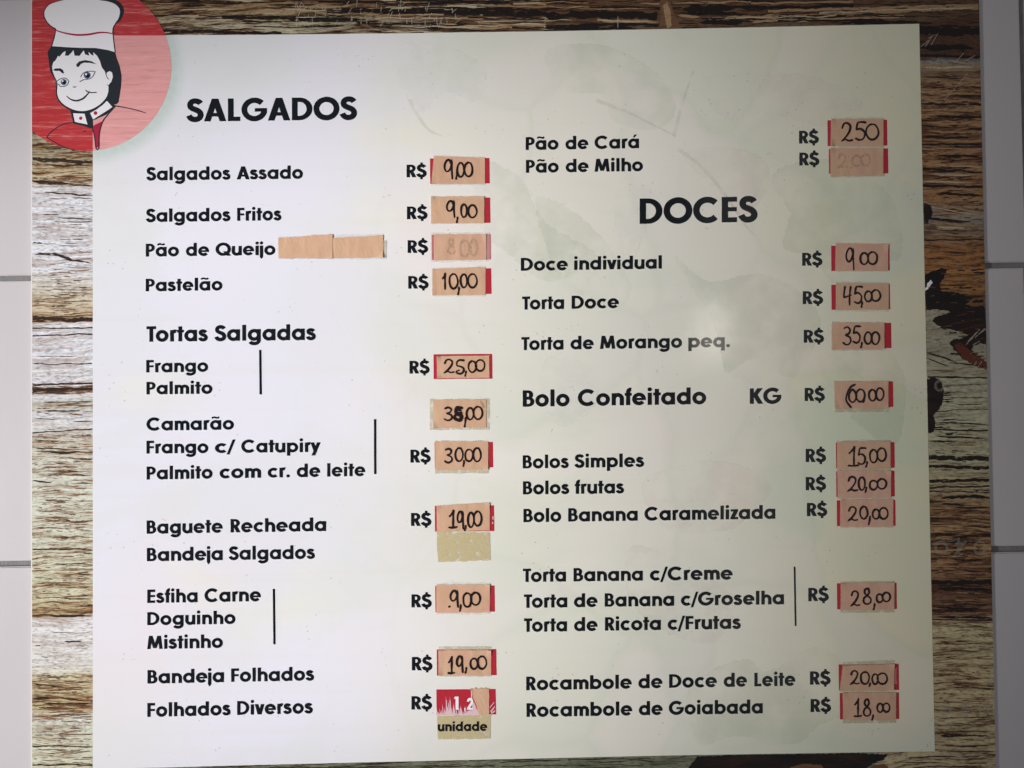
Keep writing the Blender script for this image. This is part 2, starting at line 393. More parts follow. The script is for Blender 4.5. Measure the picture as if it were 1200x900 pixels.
def dbowl(x0, xc, xr, y0, y1, t, tv=WT):
    """closed bowl of a capital: two bars and a half ring"""
    cy, ry, rx = (y0 + y1) / 2, (y1 - y0) / 2, xr - xc
    o = arc(xc, cy, rx, ry, 90, -90, 16); n = arc(xc, cy, rx - tv, ry - t, 90, -90, 16)
    out = [bar(x0, y1 - t, xc, y1), bar(x0, y0, xc, y0 + t)]
    for i in range(16): out += [[o[i], o[i + 1], n[i + 1]], [o[i], n[i + 1], n[i]]]
    return out
def G(ch):
    R_, D_, N_ = 0.026, 0.004, 0.062     # side bearings: round, diagonal, straight
    if ch == 'A': W = .90; q = WT * 1.12; return [[(0, 0), (q, 0), (W / 2 + q / 2, 1), (W / 2 - q / 2, 1)], [(W - q, 0), (W, 0), (W / 2 + q / 2, 1), (W / 2 - q / 2, 1)], bar(.22, .21, W - .22, .37)], W, D_, D_
    if ch == 'B': return [stem(H2, 0, 1)] + dbowl(.1, .31, .60, .435, 1, .175) + dbowl(.1, .34, .665, 0, .60, .175), .665, N_, R_
    if ch == 'C': return rb(arc(.51, .5, .405, .405, 43, 317)), .92, R_, R_ + .02
    if ch == 'D': return [stem(H2, 0, 1)] + dbowl(.1, .30, .83, 0, 1, .195), .83, N_, R_
    if ch == 'E': return [stem(H2, 0, 1), bar(.1, 0, .56, .195), bar(.1, .805, .56, 1), bar(.1, .43, .55, .595)], .56, N_, .05
    if ch == 'F': return [stem(H2, 0, 1), bar(.1, .805, .53, 1), bar(.1, .41, .52, .575)], .53, N_, .03
    if ch == 'G': return rb(arc(.51, .5, .405, .405, 43, 352)) + [bar(.52, .40, 1.02, .56)], 1.02, R_, R_
    if ch == 'K': return [stem(H2, 0, 1), slant(.19, .59, .42, 1, WT * 1.3), slant(.62, .28, 0, .60, WT * 1.25)], .74, N_, D_
    if ch == 'L': return [stem(H2, 0, 1), bar(.1, 0, .50, .195)], .50, N_, .03
    if ch == 'M': W = 1.02; return [slant(.10, .215, 0, 1, WT), slant(W - .10, W - .215, 0, 1, WT), slant(.51, .225, .06, 1, WT * 1.05), slant(.51, W - .225, .06, 1, WT * 1.05)], W, .05, .05
    if ch == 'O': return rb(arc(.51, .5, .405, .405, 0, 360, 34)[:-1], WT, True), 1.02, R_, R_
    if ch == 'P': return [stem(H2, 0, 1)] + dbowl(.1, .30, .635, .365, 1, .185), .635, N_, R_
    if ch == 'Q': return rb(arc(.51, .5, .405, .405, 0, 360, 34)[:-1], WT, True) + [slant(.90, .64, -.02, .34, WT * 1.3)], 1.02, R_, R_
    if ch == 'R': return [stem(H2, 0, 1), slant(.53, .33, 0, .45, WT * 1.15)] + dbowl(.1, .29, .62, .40, 1, .180), .665, N_, D_
    if ch == 'S': return rb(S_UP), .65, R_, R_
    if ch == 'T': return [bar(0, .805, .58, 1), stem(.29, 0, 1)], .58, D_, D_ - .05
    if ch == '$': return rb(S_UP, WT * 1.05) + [bar(.24, -.16, .41, .12), bar(.24, .88, .41, 1.16)], .65, R_ - .01, R_
    if ch == 'a': return bowl(.381) + [stem(.650, 0, XH)], .767, R_, N_
    if ch == 'ã': return bowl(.381) + [stem(.650, 0, XH)] + rb([(.13, .88), (.20, .955), (.30, .975), (.39, .945), (.48, .915), (.56, .935), (.62, .995)], .135), .767, R_, N_
    if ch == 'á': return bowl(.381) + [stem(.650, 0, XH), [(.33, .83), (.45, .83), (.64, 1.06), (.44, 1.06)]], .767, R_, N_
    if ch == 'b': return bowl(.381) + [stem(.115, 0, 1.03)], .767, N_, R_
    if ch == 'c': return bowl(.381, 45, 315), .66, R_, .03
    if ch == 'd': return bowl(.381) + [stem(.650, 0, 1.03)], .767, R_, N_
    if ch == 'e': return bowl(.381, -2, 322) + [bar(.12, .295, .76, .440)], .767, R_, R_
    if ch == 'f': return rb([(.19, 0), (.19, .82)] + arc(.335, .82, .145, .135, 175, 78)) + [bar(0, .575, .39, XH)], .37, .01, .01
    if ch == 'g': return bowl(.381) + [stem(.650, -.02, XH)] + rb([(.650, 0)] + arc(.381, .0, .268, .19, -8, -158), WT * .95), .767, R_, N_
    if ch == 'h': return [stem(.115, 0, 1.03)] + arch(.115, .56), .654, N_, N_ - .01
    if ch == 'i': return [stem(.115, 0, XH), dot(.115, .945)], .23, N_, N_
    if ch == 'j': return rb([(.15, XH), (.15, -.05)] + arc(.03, -.06, .12, .13, 0, -75)) + [dot(.15, .945)], .244, -.03, N_
    if ch == 'l': return [stem(.115, 0, 1.03)], .23, N_, N_
    if ch == 'm': return [stem(.115, 0, XH)] + arch(.115, .49) + arch(.49, .886), .98, N_, N_ - .01
    if ch == 'n': return [stem(.115, 0, XH)] + arch(.115, .56), .654, N_, N_ - .01
    if ch == 'o': return bowl(.381), .767, R_, R_
    if ch == 'p': return bowl(.381) + [stem(.115, -.27, XH)], .767, N_, R_
    if ch == 'q': return bowl(.381) + [stem(.650, -.27, XH)], .767, R_, N_
    if ch == 'r': return [stem(.115, 0, XH)] + rb(arc(.285, .45, .19, .205, 180, 62)), .40, N_, .0
    if ch == 's': return rb(S_LO, WT * .93), .53, .035, .035
    if ch == 't': return [stem(.20, 0, .97), bar(0, .575, .42, XH)], .40, .01, .01
    if ch == 'u': return [stem(.56, 0, XH)] + rb([(.115, XH)] + arc(.327, .325, .233, .237, 180, 360)), .654, N_ - .01, N_
    if ch == 'v': return [slant(.305, .10, 0, XH, WT * 1.08), slant(.315, .52, 0, XH, WT * 1.08)], .62, .0, .0
    if ch == 'y': return [slant(.325, .10, .03, XH, WT * 1.08), slant(.17, .54, -.27, XH, WT * 1.08)], .64, .0, .0
    if ch == 'z': return [bar(0.01, .575, .52, XH), bar(0, 0, .52, .17), slant(.12, .39, .08, .66, WT * 1.25)], .50, .03, .03
    if ch == '/': return [slant(.06, .40, -.13, 1.03, WT * .72)], .46, -.02, -.02
    if ch == '.': return [dot(.11, .105)], .22, .05, .07
    if ch == ',': return [[(.05, -.15), (.15, -.15), (.22, .18), (.03, .18)]], .25, .05, .05
    if ch == '1': return [stem(.25, 0, 1), [(.0, .83), (.25, .83), (.25, 1), (.08, 1)]], .35, .08, .08
    if ch == '2': return rb(bez((.09, .70), ((.10, .85), (.20, .91), (.31, .91)), ((.45, .91), (.53, .82), (.53, .71)), ((.53, .55), (.30, .38), (.10, .08)))) + [bar(.02, 0, .62, .165)], .62, .05, .05
    raise KeyError(ch)
_gc = {}
def glyph(ch):
    if ch not in _gc:
        polys, W, l, r = G(ch)
        vs, fs = triangulate(polys); _gc[ch] = (vs, fs, W, l, r)
    return _gc[ch]
def word(text, x0, x1, base, Hh, vs, fs):
    """place a word so that its ink runs from x0 to x1 over the base line base(x)"""
    cur = 0; place = []
    for i, ch in enumerate(text):
        gv, gf, W, l, r = glyph(ch)
        if i: cur += l
        place.append((ch, cur)); cur += W
        if i < len(text) - 1: cur += r
    k = (x1 - x0) / cur
    for ch, c0 in place:
        gv, gf = glyph(ch)[:2]; o = len(vs)
        for gx, gy in gv:
            X = x0 + (c0 + gx) * k; vs.append((X, base(X) - gy * Hh))
        fs += [tuple(o + i for i in f) for f in gf]
def line(words, bl, br, Hh, parent, mat=None, layer=4, name='lettering'):
    """words = [(text, x0, x1)...]; bl / br base line at the first and last x"""
    xa, xb = words[0][1], words[-1][2]
    base = lambda x: bl + (br - bl) * (x - xa) / (xb - xa)
    vs, fs = [], []
    for wd in words: word(wd[0], wd[1], wd[2], base, Hh, vs, fs)
    return sheet(name, None, mat or M['black'], layer, parent, 'black printed lettering reading ' + ' '.join(w[0] for w in words), (vs, fs))

# ------------------------------------------------------------------ wall of tiles
TW = 0.300; GR = 0.0062; YW = 0.0028
wall = bpy.data.meshes.new('wall')
wall.from_pydata([(-1.9, YW + .0035, -1.5), (1.9, YW + .0035, -1.5), (1.9, YW + .0035, 1.5), (-1.9, YW + .0035, 1.5),
                  (-1.9, YW + .12, -1.5), (1.9, YW + .12, -1.5), (1.9, YW + .12, 1.5), (-1.9, YW + .12, 1.5)], [],
                 [(0, 1, 2, 3), (5, 4, 7, 6), (4, 5, 1, 0), (3, 2, 6, 7), (4, 0, 3, 7), (1, 5, 6, 2)])
wall.materials.append(M['grout'])
wall = tag(link('wall', wall), 'pale glazed tile wall behind the menu board', kind='structure')
bm = bmesh.new()
bmesh.ops.create_cube(bm, size=1)
for v in bm.verts: v.co = Vector((v.co.x * (TW - GR), v.co.y * 0.008, v.co.z * (TW - GR)))
bmesh.ops.bevel(bm, geom=[e for e in bm.edges if abs(e.verts[0].co.y - e.verts[1].co.y) < 1e-6 and e.verts[0].co.y < 0], offset=0.0012, segments=2, affect='EDGES')
tile_me = bpy.data.meshes.new('tile'); bm.to_mesh(tile_me); bm.free(); tile_me.materials.append(M['tile'])
for p in tile_me.polygons: p.use_smooth = False
z0 = 0.1355            # joint under the upper row of the picture
xj = 0.5525            # upright joint near the right edge of the picture
rnd = random.Random(3)
for j in range(-4, 5):
    for i in range(-7, 5):
        o = link('tile', tile_me, wall)
        off = {0: .0030, -1: 0.0, -2: -.0030}.get(j, rnd.uniform(-.001, .001))
        o.location = (xj + TW * (i + .5) + off + rnd.uniform(-.0004, .0004), YW + .004 + rnd.uniform(0, .0003), z0 + TW * (j + .5) + rnd.uniform(-.0004, .0004))
        o.rotation_euler = (rnd.uniform(-.002, .002), rnd.uniform(-.0012, .0012), rnd.uniform(-.002, .002))

# ------------------------------------------------------------------ menu board
BL, BR_T, BR_B = 36.0, 1148.6, 1168.4
def rgt(y, a=1147.2, b=1167.0): return a + (b - a) * y / 900
TOPY, BOTY = -60, 958
corn = [P(BL, TOPY), P(rgt(TOPY) + .4, TOPY), P(rgt(BOTY) + .4, BOTY), P(BL, BOTY)]
bm = bmesh.new()
f = [bm.verts.new((c[0], 0.0, c[1])) for c in corn]; b = [bm.verts.new((c[0], YW - .0005, c[1])) for c in corn]
bm.faces.new(f); bm.faces.new(b[::-1])
for i in range(4): bm.faces.new((f[i], b[i], b[(i + 1) % 4], f[(i + 1) % 4]))
bmesh.ops.recalc_face_normals(bm, faces=bm.faces[:])
bmesh.ops.bevel(bm, geom=bm.edges[:], offset=0.0006, segments=2, affect='EDGES')
me = bpy.data.meshes.new('menu_board'); bm.to_mesh(me); bm.free(); me.materials.append(M['edge'])
board = tag(link('menu_board', me), 'large glossy bakery menu board with wood print border and pale price panel', 'menu board')

PL, PRT, PRB = 109.0, 1077.0, 1095.3
def pr(y): return PRT + (PRB - PRT) * (y - 28) / 852
top = [(109, 42.3), (200, 41.3), (300, 41.0), (460, 39.3), (640, 36.8), (760, 34.6), (900, 31.8), (1077, 28)]
bot = [(1095.3, 880.3), (940, 882.6), (780, 885.2), (600, 889.2), (400, 893.8), (250, 897.6), (109, 901.5)]
PRL = 37.6
sheet('wood_print', [[(PRL, TOPY + 2), (PL + 4, TOPY + 2), (PL + 4, BOTY - 2), (PRL, BOTY - 2)]], M['wood_left'], 1, board, 'whitewashed grey-brown wood printed on the left border')
sheet('wood_print', [[(PL + 4, TOPY + 2), (rgt(TOPY + 2), TOPY + 2), (rgt(16), 16), (1060, 32), (1060, 60), (PL + 4, 60)]], M['wood_top'], 1, board, 'cream to almost black wood printed along the top border')
sheet('wood_print', [[(1060, 32), (rgt(16), 16), (rgt(BOTY - 2), BOTY - 2), (1025, BOTY - 2), (1025, 870), (1060, 870), (1060, 60)]], M['wood_right'], 1, board, 'dark brown wood printed on the right border')
sheet('wood_print', [[(PL + 4, 870), (1025, 870), (1025, BOTY - 2), (PL + 4, BOTY - 2)]], M['wood_bottom'], 1, board, 'grey-green wood printed along the bottom border')

# streaks, cracks and painted shapes of the wood print
def streak(x0, x1, y0, y1, th, seed, wob=1.2, lump=0.42):
    n = max(6, int((x1 - x0) / 4)); top_, bot_ = [], []
    for i in range(n + 1):
        s = i / n; x = x0 + (x1 - x0) * s
        y = y0 + (y1 - y0) * s + wob * noise.noise(Vector((x * .06, seed * 3.7, 0))) * 2
        env = 1 if x1 - x0 > 64 else min(1, 5 * s + .15, 5 * (1 - s) + .15)
        a = th / 2 * env * (1 + lump * 2 * noise.noise(Vector((x * .35, seed * 1.3, 5))))
        b_ = th / 2 * env * (1 + lump * 2 * noise.noise(Vector((x * .35, seed * 1.3, 9))))
        top_.append((x, y - max(.08, a))); bot_.append((x, y + max(.08, b_)))
    return top_ + bot_[::-1]
GRAIN = []
def gink(name, c, var=0.3, cover=0.9):
    t = NT(name, GLOSS); n = t.noise(220, 700, 4, 0.65, 2); n2 = t.noise(60, 260, 3, 0.6, 7)
    t.out(t.mix(t.math('MULTIPLY', n2, var), c, tuple(min(1, v * 1.7 + .02) for v in c)))
    t._in(t.b.inputs['Alpha'], t.math('MULTIPLY', t.step(t.math('ADD', t.math('MULTIPLY', n, .6), t.math('MULTIPLY', n2, .4)), 0.34, 0.47), cover, clamp=True)); return t.m
def rough(pts, a=.9, stepx=1.6):
    out = []
    for i_ in range(len(pts)):
        p_, q_ = Vector(pts[i_]), Vector(pts[(i_ + 1) % len(pts)]); n_ = max(1, int((q_ - p_).length / stepx))
        for k_ in range(n_):
            v_ = p_.lerp(q_, k_ / n_); out.append((v_.x + a * noise.noise(Vector((v_.x * .5, v_.y * .5, 3))) * 2, v_.y + a * noise.noise(Vector((v_.x * .5, v_.y * .5, 8))) * 1.6))
    return out
WDARK = gink('wood_crack_ink', (0.030, 0.018, 0.012), 0.4); WBRN = gink('wood_brown_ink', (0.13, 0.065, 0.032), 0.5)
WCRM = gink('wood_cream_ink', (0.44, 0.38, 0.26), 0.3); WTAN = gink('wood_tan_ink', (0.30, 0.19, 0.10), 0.5); WBLK = gink('wood_black_ink', (0.012, 0.008, 0.007), 0.2); SBLK = wood('stain_black_print', 1125, [(-60, (.010, .008, .008)), (960, (.010, .008, .008))], [(0, .5), (960, .5)], (.004, .004, .005), (.040, .018, .010), .5, (9, 110)); SCRM = wood('pale_leaf_print', 1125, [(-60, (.36, .33, .24)), (960, (.36, .33, .24))], [(0, .42), (960, .42)], (.03, .02, .012), (.16, .12, .07), 1, (9, 120))
WRED = gink('wood_russet_ink', (0.11, 0.028, 0.014), 0.2); WWHT = ink('wood_white_ink', (0.66, 0.67, 0.69), 0.1)
k = 0
def streaks(lst, mat, layer, parent=None):
    """each entry x0,x1,y0,y1,thickness; overlapping neighbours are nudged apart by layer"""
    global k
    vs, fs, ys = [], [], []
    for i, (x0, x1, y0, y1, th) in enumerate(lst):
        k += 1; o = len(vs); p = streak(x0, x1, y0, y1, th, k, wob=min(.8, .3 + (x1 - x0) * .006))
        vs += p; n = len(p) // 2
        for q in range(n - 1): fs.append((o + q, o + q + 1, o + 2 * n - 2 - q, o + 2 * n - 1 - q))
        ys += [layer + i * 0.0015] * len(p)
    me = bpy.data.meshes.new('wood_grain')
    me.from_pydata([(P(x, y)[0], -l * STEP, P(x, y)[1]) for (x, y), l in zip(vs, ys)], [], fs)
    me.materials.append(mat); me.update()
    GRAIN.append(me)
Lx0, Lx1 = 38.2, 108.4
L = [(Lx0, 108, 186, 190, 4.2), (50, 108, 193, 194, 2), (Lx0, 80, 213, 215.5, 4), (80, 108, 216, 218, 2), (52, 108, 225.5, 229, 2.0), (85, 108, 232, 233, 1.2), (50, 70, 251.5, 251.5, 1.2),
     (68, 108, 254.8, 256.6, 1.5), (78, 108, 260.5, 260, 1.3), (84, 98, 280, 281, 1), (38.4, 50, 284, 284.5, 1.6), (60, 85, 297, 305, 3.2), (75, 107, 304, 308, 2.0), (40, 62, 298, 297, 2.2),
     (Lx0, 108.4, 373.5, 374.5, 4.4), (Lx0, 108.4, 385, 384, 1.5), (Lx0, 108.4, 393.5, 391.5, 1.6), (40, 108, 426.5, 426.3, 1.3), (42, 90, 417.5, 417.5, .8),
     (Lx0, 108.4, 451, 449, 2.2), (Lx0, 108.4, 457.5, 455, 3.2), (50, 108, 471.5, 471, 1.2), (50, 100, 481.5, 481.5, 1.8), (40, 70, 490.5, 491, .9), (85, 108, 494, 494, 1.3), (Lx0, 108.4, 507, 502.5, 1.3),
     (Lx0, 70, 516, 517, 1.1), (Lx0, 85, 525, 526, 1.3), (58, 90, 531, 530.5, 2.6), (40, 100, 529, 530, 1.4), (90, 108, 538, 538, 2), (50, 108, 552, 553, 1), (55, 108, 556, 557.5, 1.3), (38.2, 60, 563, 566, 1.8),
     (75, 96, 752, 751.5, 1.8), (42, 48, 757, 757, .8), (Lx0, 75, 818, 817.5, 2), (50, 108, 824, 825, 2.2), (45, 85, 829.5, 830, 2.2), (60, 108, 838, 837, 1.4), (Lx0, 108, 874, 875, 1.6), (Lx0, 108.4, 897, 896, 1.8), (60, 108, 722, 721.5, 2.6), (Lx0, 108, 643.5, 644, 1.6),
     (60, 108, 661, 661, 1.3), (70, 108, 701, 702, 1.2), (38.5, 70, 801, 805, 2.0)]
streaks(L, WDARK, 1.3)
rnd = random.Random(11); R1 = []
for y0_, y1_, nn, tmax in ((163, 214, 42, 1.7), (222, 300, 26, 1.0), (305, 372, 48, 1.2), (470, 486, 20, 1.4), (500, 545, 36, 1.2), (545, 718, 150, 1.2), (728, 790, 9, .8), (790, 835, 60, 1.5), (838, 900, 55, 1.2)):
    for _ in range(nn):
        x = rnd.uniform(38, 98); ln = rnd.expovariate(1 / 11.) + 4; y = rnd.uniform(y0_, y1_)
        R1.append((x, min(108.4, x + ln), y, y + rnd.uniform(-.6, .6), rnd.uniform(.5, tmax)))
streaks(R1, WBRN, 1.2)
R2 = [(x, min(108.4, x + rnd.uniform(3, 14)), y, y + rnd.uniform(-.4, .4), rnd.uniform(.4, 1.0)) for x, y in ((rnd.uniform(38, 98), rnd.choice((rnd.uniform(540, 720), rnd.uniform(160, 215), rnd.uniform(790, 900), rnd.uniform(320, 372)))) for _ in range(110))]
streaks(R2, WDARK, 1.5)

# right border
def rx0(y): return pr(y) + .4
def rx1(y): return rgt(y) - .4
def RR(y, f0=0.0, f1=1.0, dy=0.0, th=1.5):
    a, b_ = rx0(y), rx1(y); return (a + (b_ - a) * f0, a + (b_ - a) * f1, y, y + dy, th)
streaks([RR(76, 0, 1, 2, 3.2), RR(82, .1, 1, 0, 2), RR(96, .3, 1, 1, 1), RR(108, .2, 1, 3, 1.2), RR(128, 0, .8, 2, 1), RR(143, 0, .9, -1, 1.3), RR(154, .1, 1, 2, 1.3), RR(175, 0, 1, -1, 1.6), RR(192, 0, 1, 4, 1.6),
         RR(204, .1, .9, 1, 3.0), RR(212, 0, .9, 2, 2.4), RR(222, .3, 1, 0, 1.2), RR(236, 0, 1, 14, 2.4), RR(246, .1, .8, 8, 1.4), RR(262, .1, .9, 2, 2.4), RR(268, .2, .8, 0, 3), RR(274, .1, 1, 2, 1.4),
         RR(118, .4, 1, 1, 1), RR(165, .3, 1, 0, 1), RR(184, .5, 1, 1, .9), RR(231, .4, 1, 3, 1)], WTAN, 1.4)
streaks([RR(79, .05, .9, 0, 2.0), RR(205, .2, .8, 1, 1.6), RR(213, 0, .7, 1, 1.2), RR(240, 0, .9, 12, 1.0), RR(193.5, .2, 1, 3, .8), RR(266, .2, .7, 1, 1.6)], WCRM, 1.8)
streaks([RR(36, 0, 1, 0, 9), RR(56, 0, .9, 0, 6), RR(65, 0, 1, 2, 3), RR(90, 0, .7, 2, 1.5), RR(122, 0, 1, 1, 2), RR(136, .2, 1, 2, 2.5), RR(160, 0, .8, 2, 2.6), RR(169, 0, 1, 0, 2), RR(182, .2, 1, 1, 2.4),
         RR(198, 0, 1, 4, 2), RR(218, 0, 1, 1, 2.4), RR(227, .2, 1, 2, 3), RR(256, 0, .8, 4, 3), RR(281, 0, 1, 0, 1.6),
         RR(482, 0, 1, -2, .9), RR(495, .1, 1, 2, 1.4), RR(503, 0, 1, 2, 1.8), RR(511, .1, 1, 3, 1.8), RR(517, 0, .5, 0, 2), RR(536.5, 0, 1, 1, 5.2), RR(546.5, 0, 1, 2, 3.6), RR(563.5, 0, 1, -1, 3.6), RR(571, 0, 1, -1, 2.0),
         RR(576, 0, 1, 1, 1.4), RR(583, .2, 1, -1, 3.6), RR(590, .2, .6, 2, 2), RR(595, .4, 1, 0, 1.8), RR(636, .1, .9, 0, 1.6), RR(682, 0, 1, 1, 5), RR(690, .1, 1, 1, 4), RR(712, .0, .8, 1, 2), RR(723, .1, 1, 1, 3), RR(726, .0, 1, 1, 1.6), RR(762, .1, .8, 1, .9), RR(805, .3, 1, 1, .9), RR(862, .1, .45, 0, 3), RR(863, .1, .9, -1, 1.3), RR(880, .2, 1, 0, 1.2), RR(842, .1, 1, -1, 1)], WBLK, 2.0)
rnd = random.Random(23); A, B, C = [], [], []
for _ in range(520):
    y = rnd.uniform(86, 900); s = rnd.random() * .9; x = rx0(y) + s * (rx1(y) - rx0(y)); ln = rnd.expovariate(1 / 9.) + 3
    e = (x, min(rx1(y), x + ln), y, y + rnd.uniform(-.6, .8), rnd.uniform(.4, 1.3))
    if 330 < y < 490: continue
    if y < 280 or 590 < y < 728: rnd.choice((A, B, B, C)).append(e)
    elif y < 335: rnd.choice((A, C, C)).append(e)
    else: rnd.choice((A, A, B)).append(e)
streaks(A, WBRN, 1.25); streaks(B, WBLK, 1.6); streaks(C, WTAN, 1.55)
def sh(pts, mat, layer, nm='wood_stain'): return sheet(nm, [rough(pts)], {id(WBLK): SBLK, id(WCRM): SCRM}.get(id(mat), mat), layer, board)
# dark hollow, leaf shapes and russet stalk beside the panel
sh([(1083.5, 322), (1092, 318), (1104, 314), (1110, 316), (1106, 325), (1101, 333), (1103, 341), (1122, 343), (1140, 349), (1132, 357), (1146, 361), (1153.8, 360), (1154.5, 372), (1155, 388), (1155.6, 405), (1140, 412), (1128, 420), (1118, 412), (1112, 402), (1120, 395), (1108, 385), (1098, 384), (1092, 376), (1086, 366), (1084.2, 350)], WBLK, 2.6)
sh([(1084, 341), (1087, 331), (1091, 328), (1092.5, 331), (1088, 337)], M['white'], 2.9)
sh([(1084.6, 364), (1096, 362.5), (1110, 364), (1113, 366), (1106, 369), (1096, 371), (1093, 376), (1097, 381), (1108, 384), (1118, 387), (1128, 389), (1134, 393), (1126, 397), (1116, 398), (1113, 402), (1118, 410), (1124, 416), (1130, 421), (1120, 419), (1104, 417), (1090, 414), (1085.6, 410)], WCRM, 2.9)
sh([(1140, 406), (1148, 402), (1155.6, 404), (1156, 418), (1148, 416), (1139, 410)], WCRM, 2.95)
sh([(1118, 404), (1126, 402), (1133, 408), (1141, 414), (1156, 424), (1156.4, 433), (1147, 431), (1136, 425), (1127, 420), (1121, 412)], WRED, 3.0)
sh([(1085.6, 445), (1094, 442), (1103, 447), (1106, 458), (1105, 470), (1100, 480), (1094, 486), (1096, 496), (1094, 506), (1087.2, 507)], WBLK, 2.6)
sh([(1082, 238), (1090, 240), (1093, 249), (1087, 262), (1083, 262)], WBLK, 2.6)
streaks([(1086, 1120, 413, 424, 2.2), (1086, 1112, 420, 430, 1.4), (1112, 1156, 424, 430, 1.8), (1087, 1156.5, 442, 443, 1.8), (1110, 1157, 452, 450, .8), (1108, 1157, 466, 466, .9), (1100, 1130, 459, 460, .8), (1120, 1150, 474, 474, 1), (1090, 1120, 434, 435, 1)], WDARK, 3.2)
rs_ = random.Random(31); so_ = []
for _ in range(70):
    x, y = rs_.choice(((rs_.uniform(1084, 1140), rs_.uniform(312, 362)), (rs_.uniform(1084, 1112), rs_.uniform(440, 512)), (rs_.uniform(1120, 1152), rs_.uniform(350, 372)), (rs_.uniform(1098, 1150), rs_.uniform(376, 424))))
    so_.append((x, min(1153, x + rs_.uniform(4, 20)), y, y + rs_.uniform(-1.5, .5), rs_.uniform(.5, 2.0)))
streaks(so_, WBLK, 3.25)
streaks([(x, min(1153, x + rs_.uniform(3, 12)), y, y + rs_.uniform(-1, .5), rs_.uniform(.4, .9)) for x, y in ((rs_.uniform(1086, 1145), rs_.uniform(320, 400)) for _ in range(26))], WBRN, 3.3)
streaks([(1112, 1150, 380, 374, .8), (1120, 1154, 388, 380, .7), (1125, 1154, 395, 386, .7), (1130, 1155, 401, 396, .8), (1118, 1142, 370, 366, .7)], WRED, 2.9)

# top border
rnd = random.Random(5)
T = [(400, 640, 2, 5, 1.6), (520, 700, 6, 9, 1.2), (430, 560, 17, 18, 1.2), (440, 660, 20.5, 22.5, 1.8), (600, 640, 29, 29, 3), (460, 600, 30, 33, 2.2), (560, 640, 27, 31, 1.6), (655, 720, 9.5, 11, 1.3), (700, 760, 11, 10, 1.0), (700, 765, 24, 26, 3.2), (740, 772, 28, 26, 2), (795, 820, 18, 20, 3),
     (830, 1000, 22, 17, 3.4), (860, 1060, 26, 20, 3.0), (900, 1146, 13, 6, 3.0), (960, 1146.5, 17, 9, 4.2), (750, 880, 4, 2, 1.6), (880, 1000, 4, 2, 1.8), (1000, 1060, 22, 18, 2), (620, 690, 3, 3, 1), (780, 850, 3, 4, 1)]
streaks(T, WTAN, 1.6)
streaks([(x, x + rnd.uniform(15, 70), y, y + rnd.uniform(-1.5, .8), rnd.uniform(.5, 1.5)) for x, y in ((rnd.uniform(180, 640), rnd.uniform(0, 39)) for _ in range(60))], WCRM, 1.75)
streaks([(440, 540, 21.5, 22, .9), (600, 640, 28, 28.6, 1.6), (470, 560, 31, 32.5, 1.0), (700, 760, 24, 25.5, 1.3), (960, 1140, 15, 9, 1.2), (850, 980, 22, 18.5, 1.0)], WCRM, 2.1)
streaks([(x, x + rnd.uniform(20, 120), y, y + rnd.uniform(-1.5, .8), rnd.uniform(.6, 2.6)) for x, y in ((rnd.uniform(180, 1040), rnd.uniform(0, 38)) for _ in range(95))], WBLK, 1.85)
streaks([(640, 770, 19, 18, 8), (800, 860, 11, 10, 9), (640, 740, 33, 33, 3.5), (815, 1000, 10, 7, 3.5), (820, 870, 27, 26, 6), (260, 420, 20, 24, 3), (190, 330, 36, 39, 3), (400, 520, 12, 14, 5), (520, 640, 15, 16, 6)], WBLK, 2.2)
sh([(773, 2), (779, -4), (786, 6), (791, 18), (796, 27), (799, 33.4), (772, 34.0), (775, 20)], WBRN, 2.7)
sh([(777, 6), (782, 2), (786, 14), (787, 30), (782, 33.6), (779, 20)], WTAN, 2.8)
# bottom border
sh([(806, 900), (812, 893), (817, 886.6), (860, 884.8), (1000, 882.6), (1040, 884), (1036, 890), (1022, 895), (1010, 905), (1000, 940), (812, 940), (820, 905)], WBLK, 2.2)
sh([(1010, 905), (1024, 898), (1036, 895), (1042, 900), (1046, 930), (1005, 930)], WBRN, 2.3)
sh([(924, 900), (940, 895), (962, 896), (970, 906), (960, 930), (926, 930)], WBRN, 2.4)
streaks([(rnd.uniform(160, 770), 0, 0, 0, 0)] and [(x, x + rnd.uniform(30, 110), y + (780 - x) * .0175, y + (780 - x) * .0175 - rnd.uniform(.3, 2), rnd.uniform(.5, 1.4)) for x, y in ((rnd.uniform(190, 700), rnd.uniform(887, 905)) for _ in range(46))], WDARK, 1.5)
streaks([(1060, 1120, 888, 886, 1.4), (1056, 1110, 893, 894, 1), (1070, 1150, 899, 898, 1.2)], WDARK, 2.5)

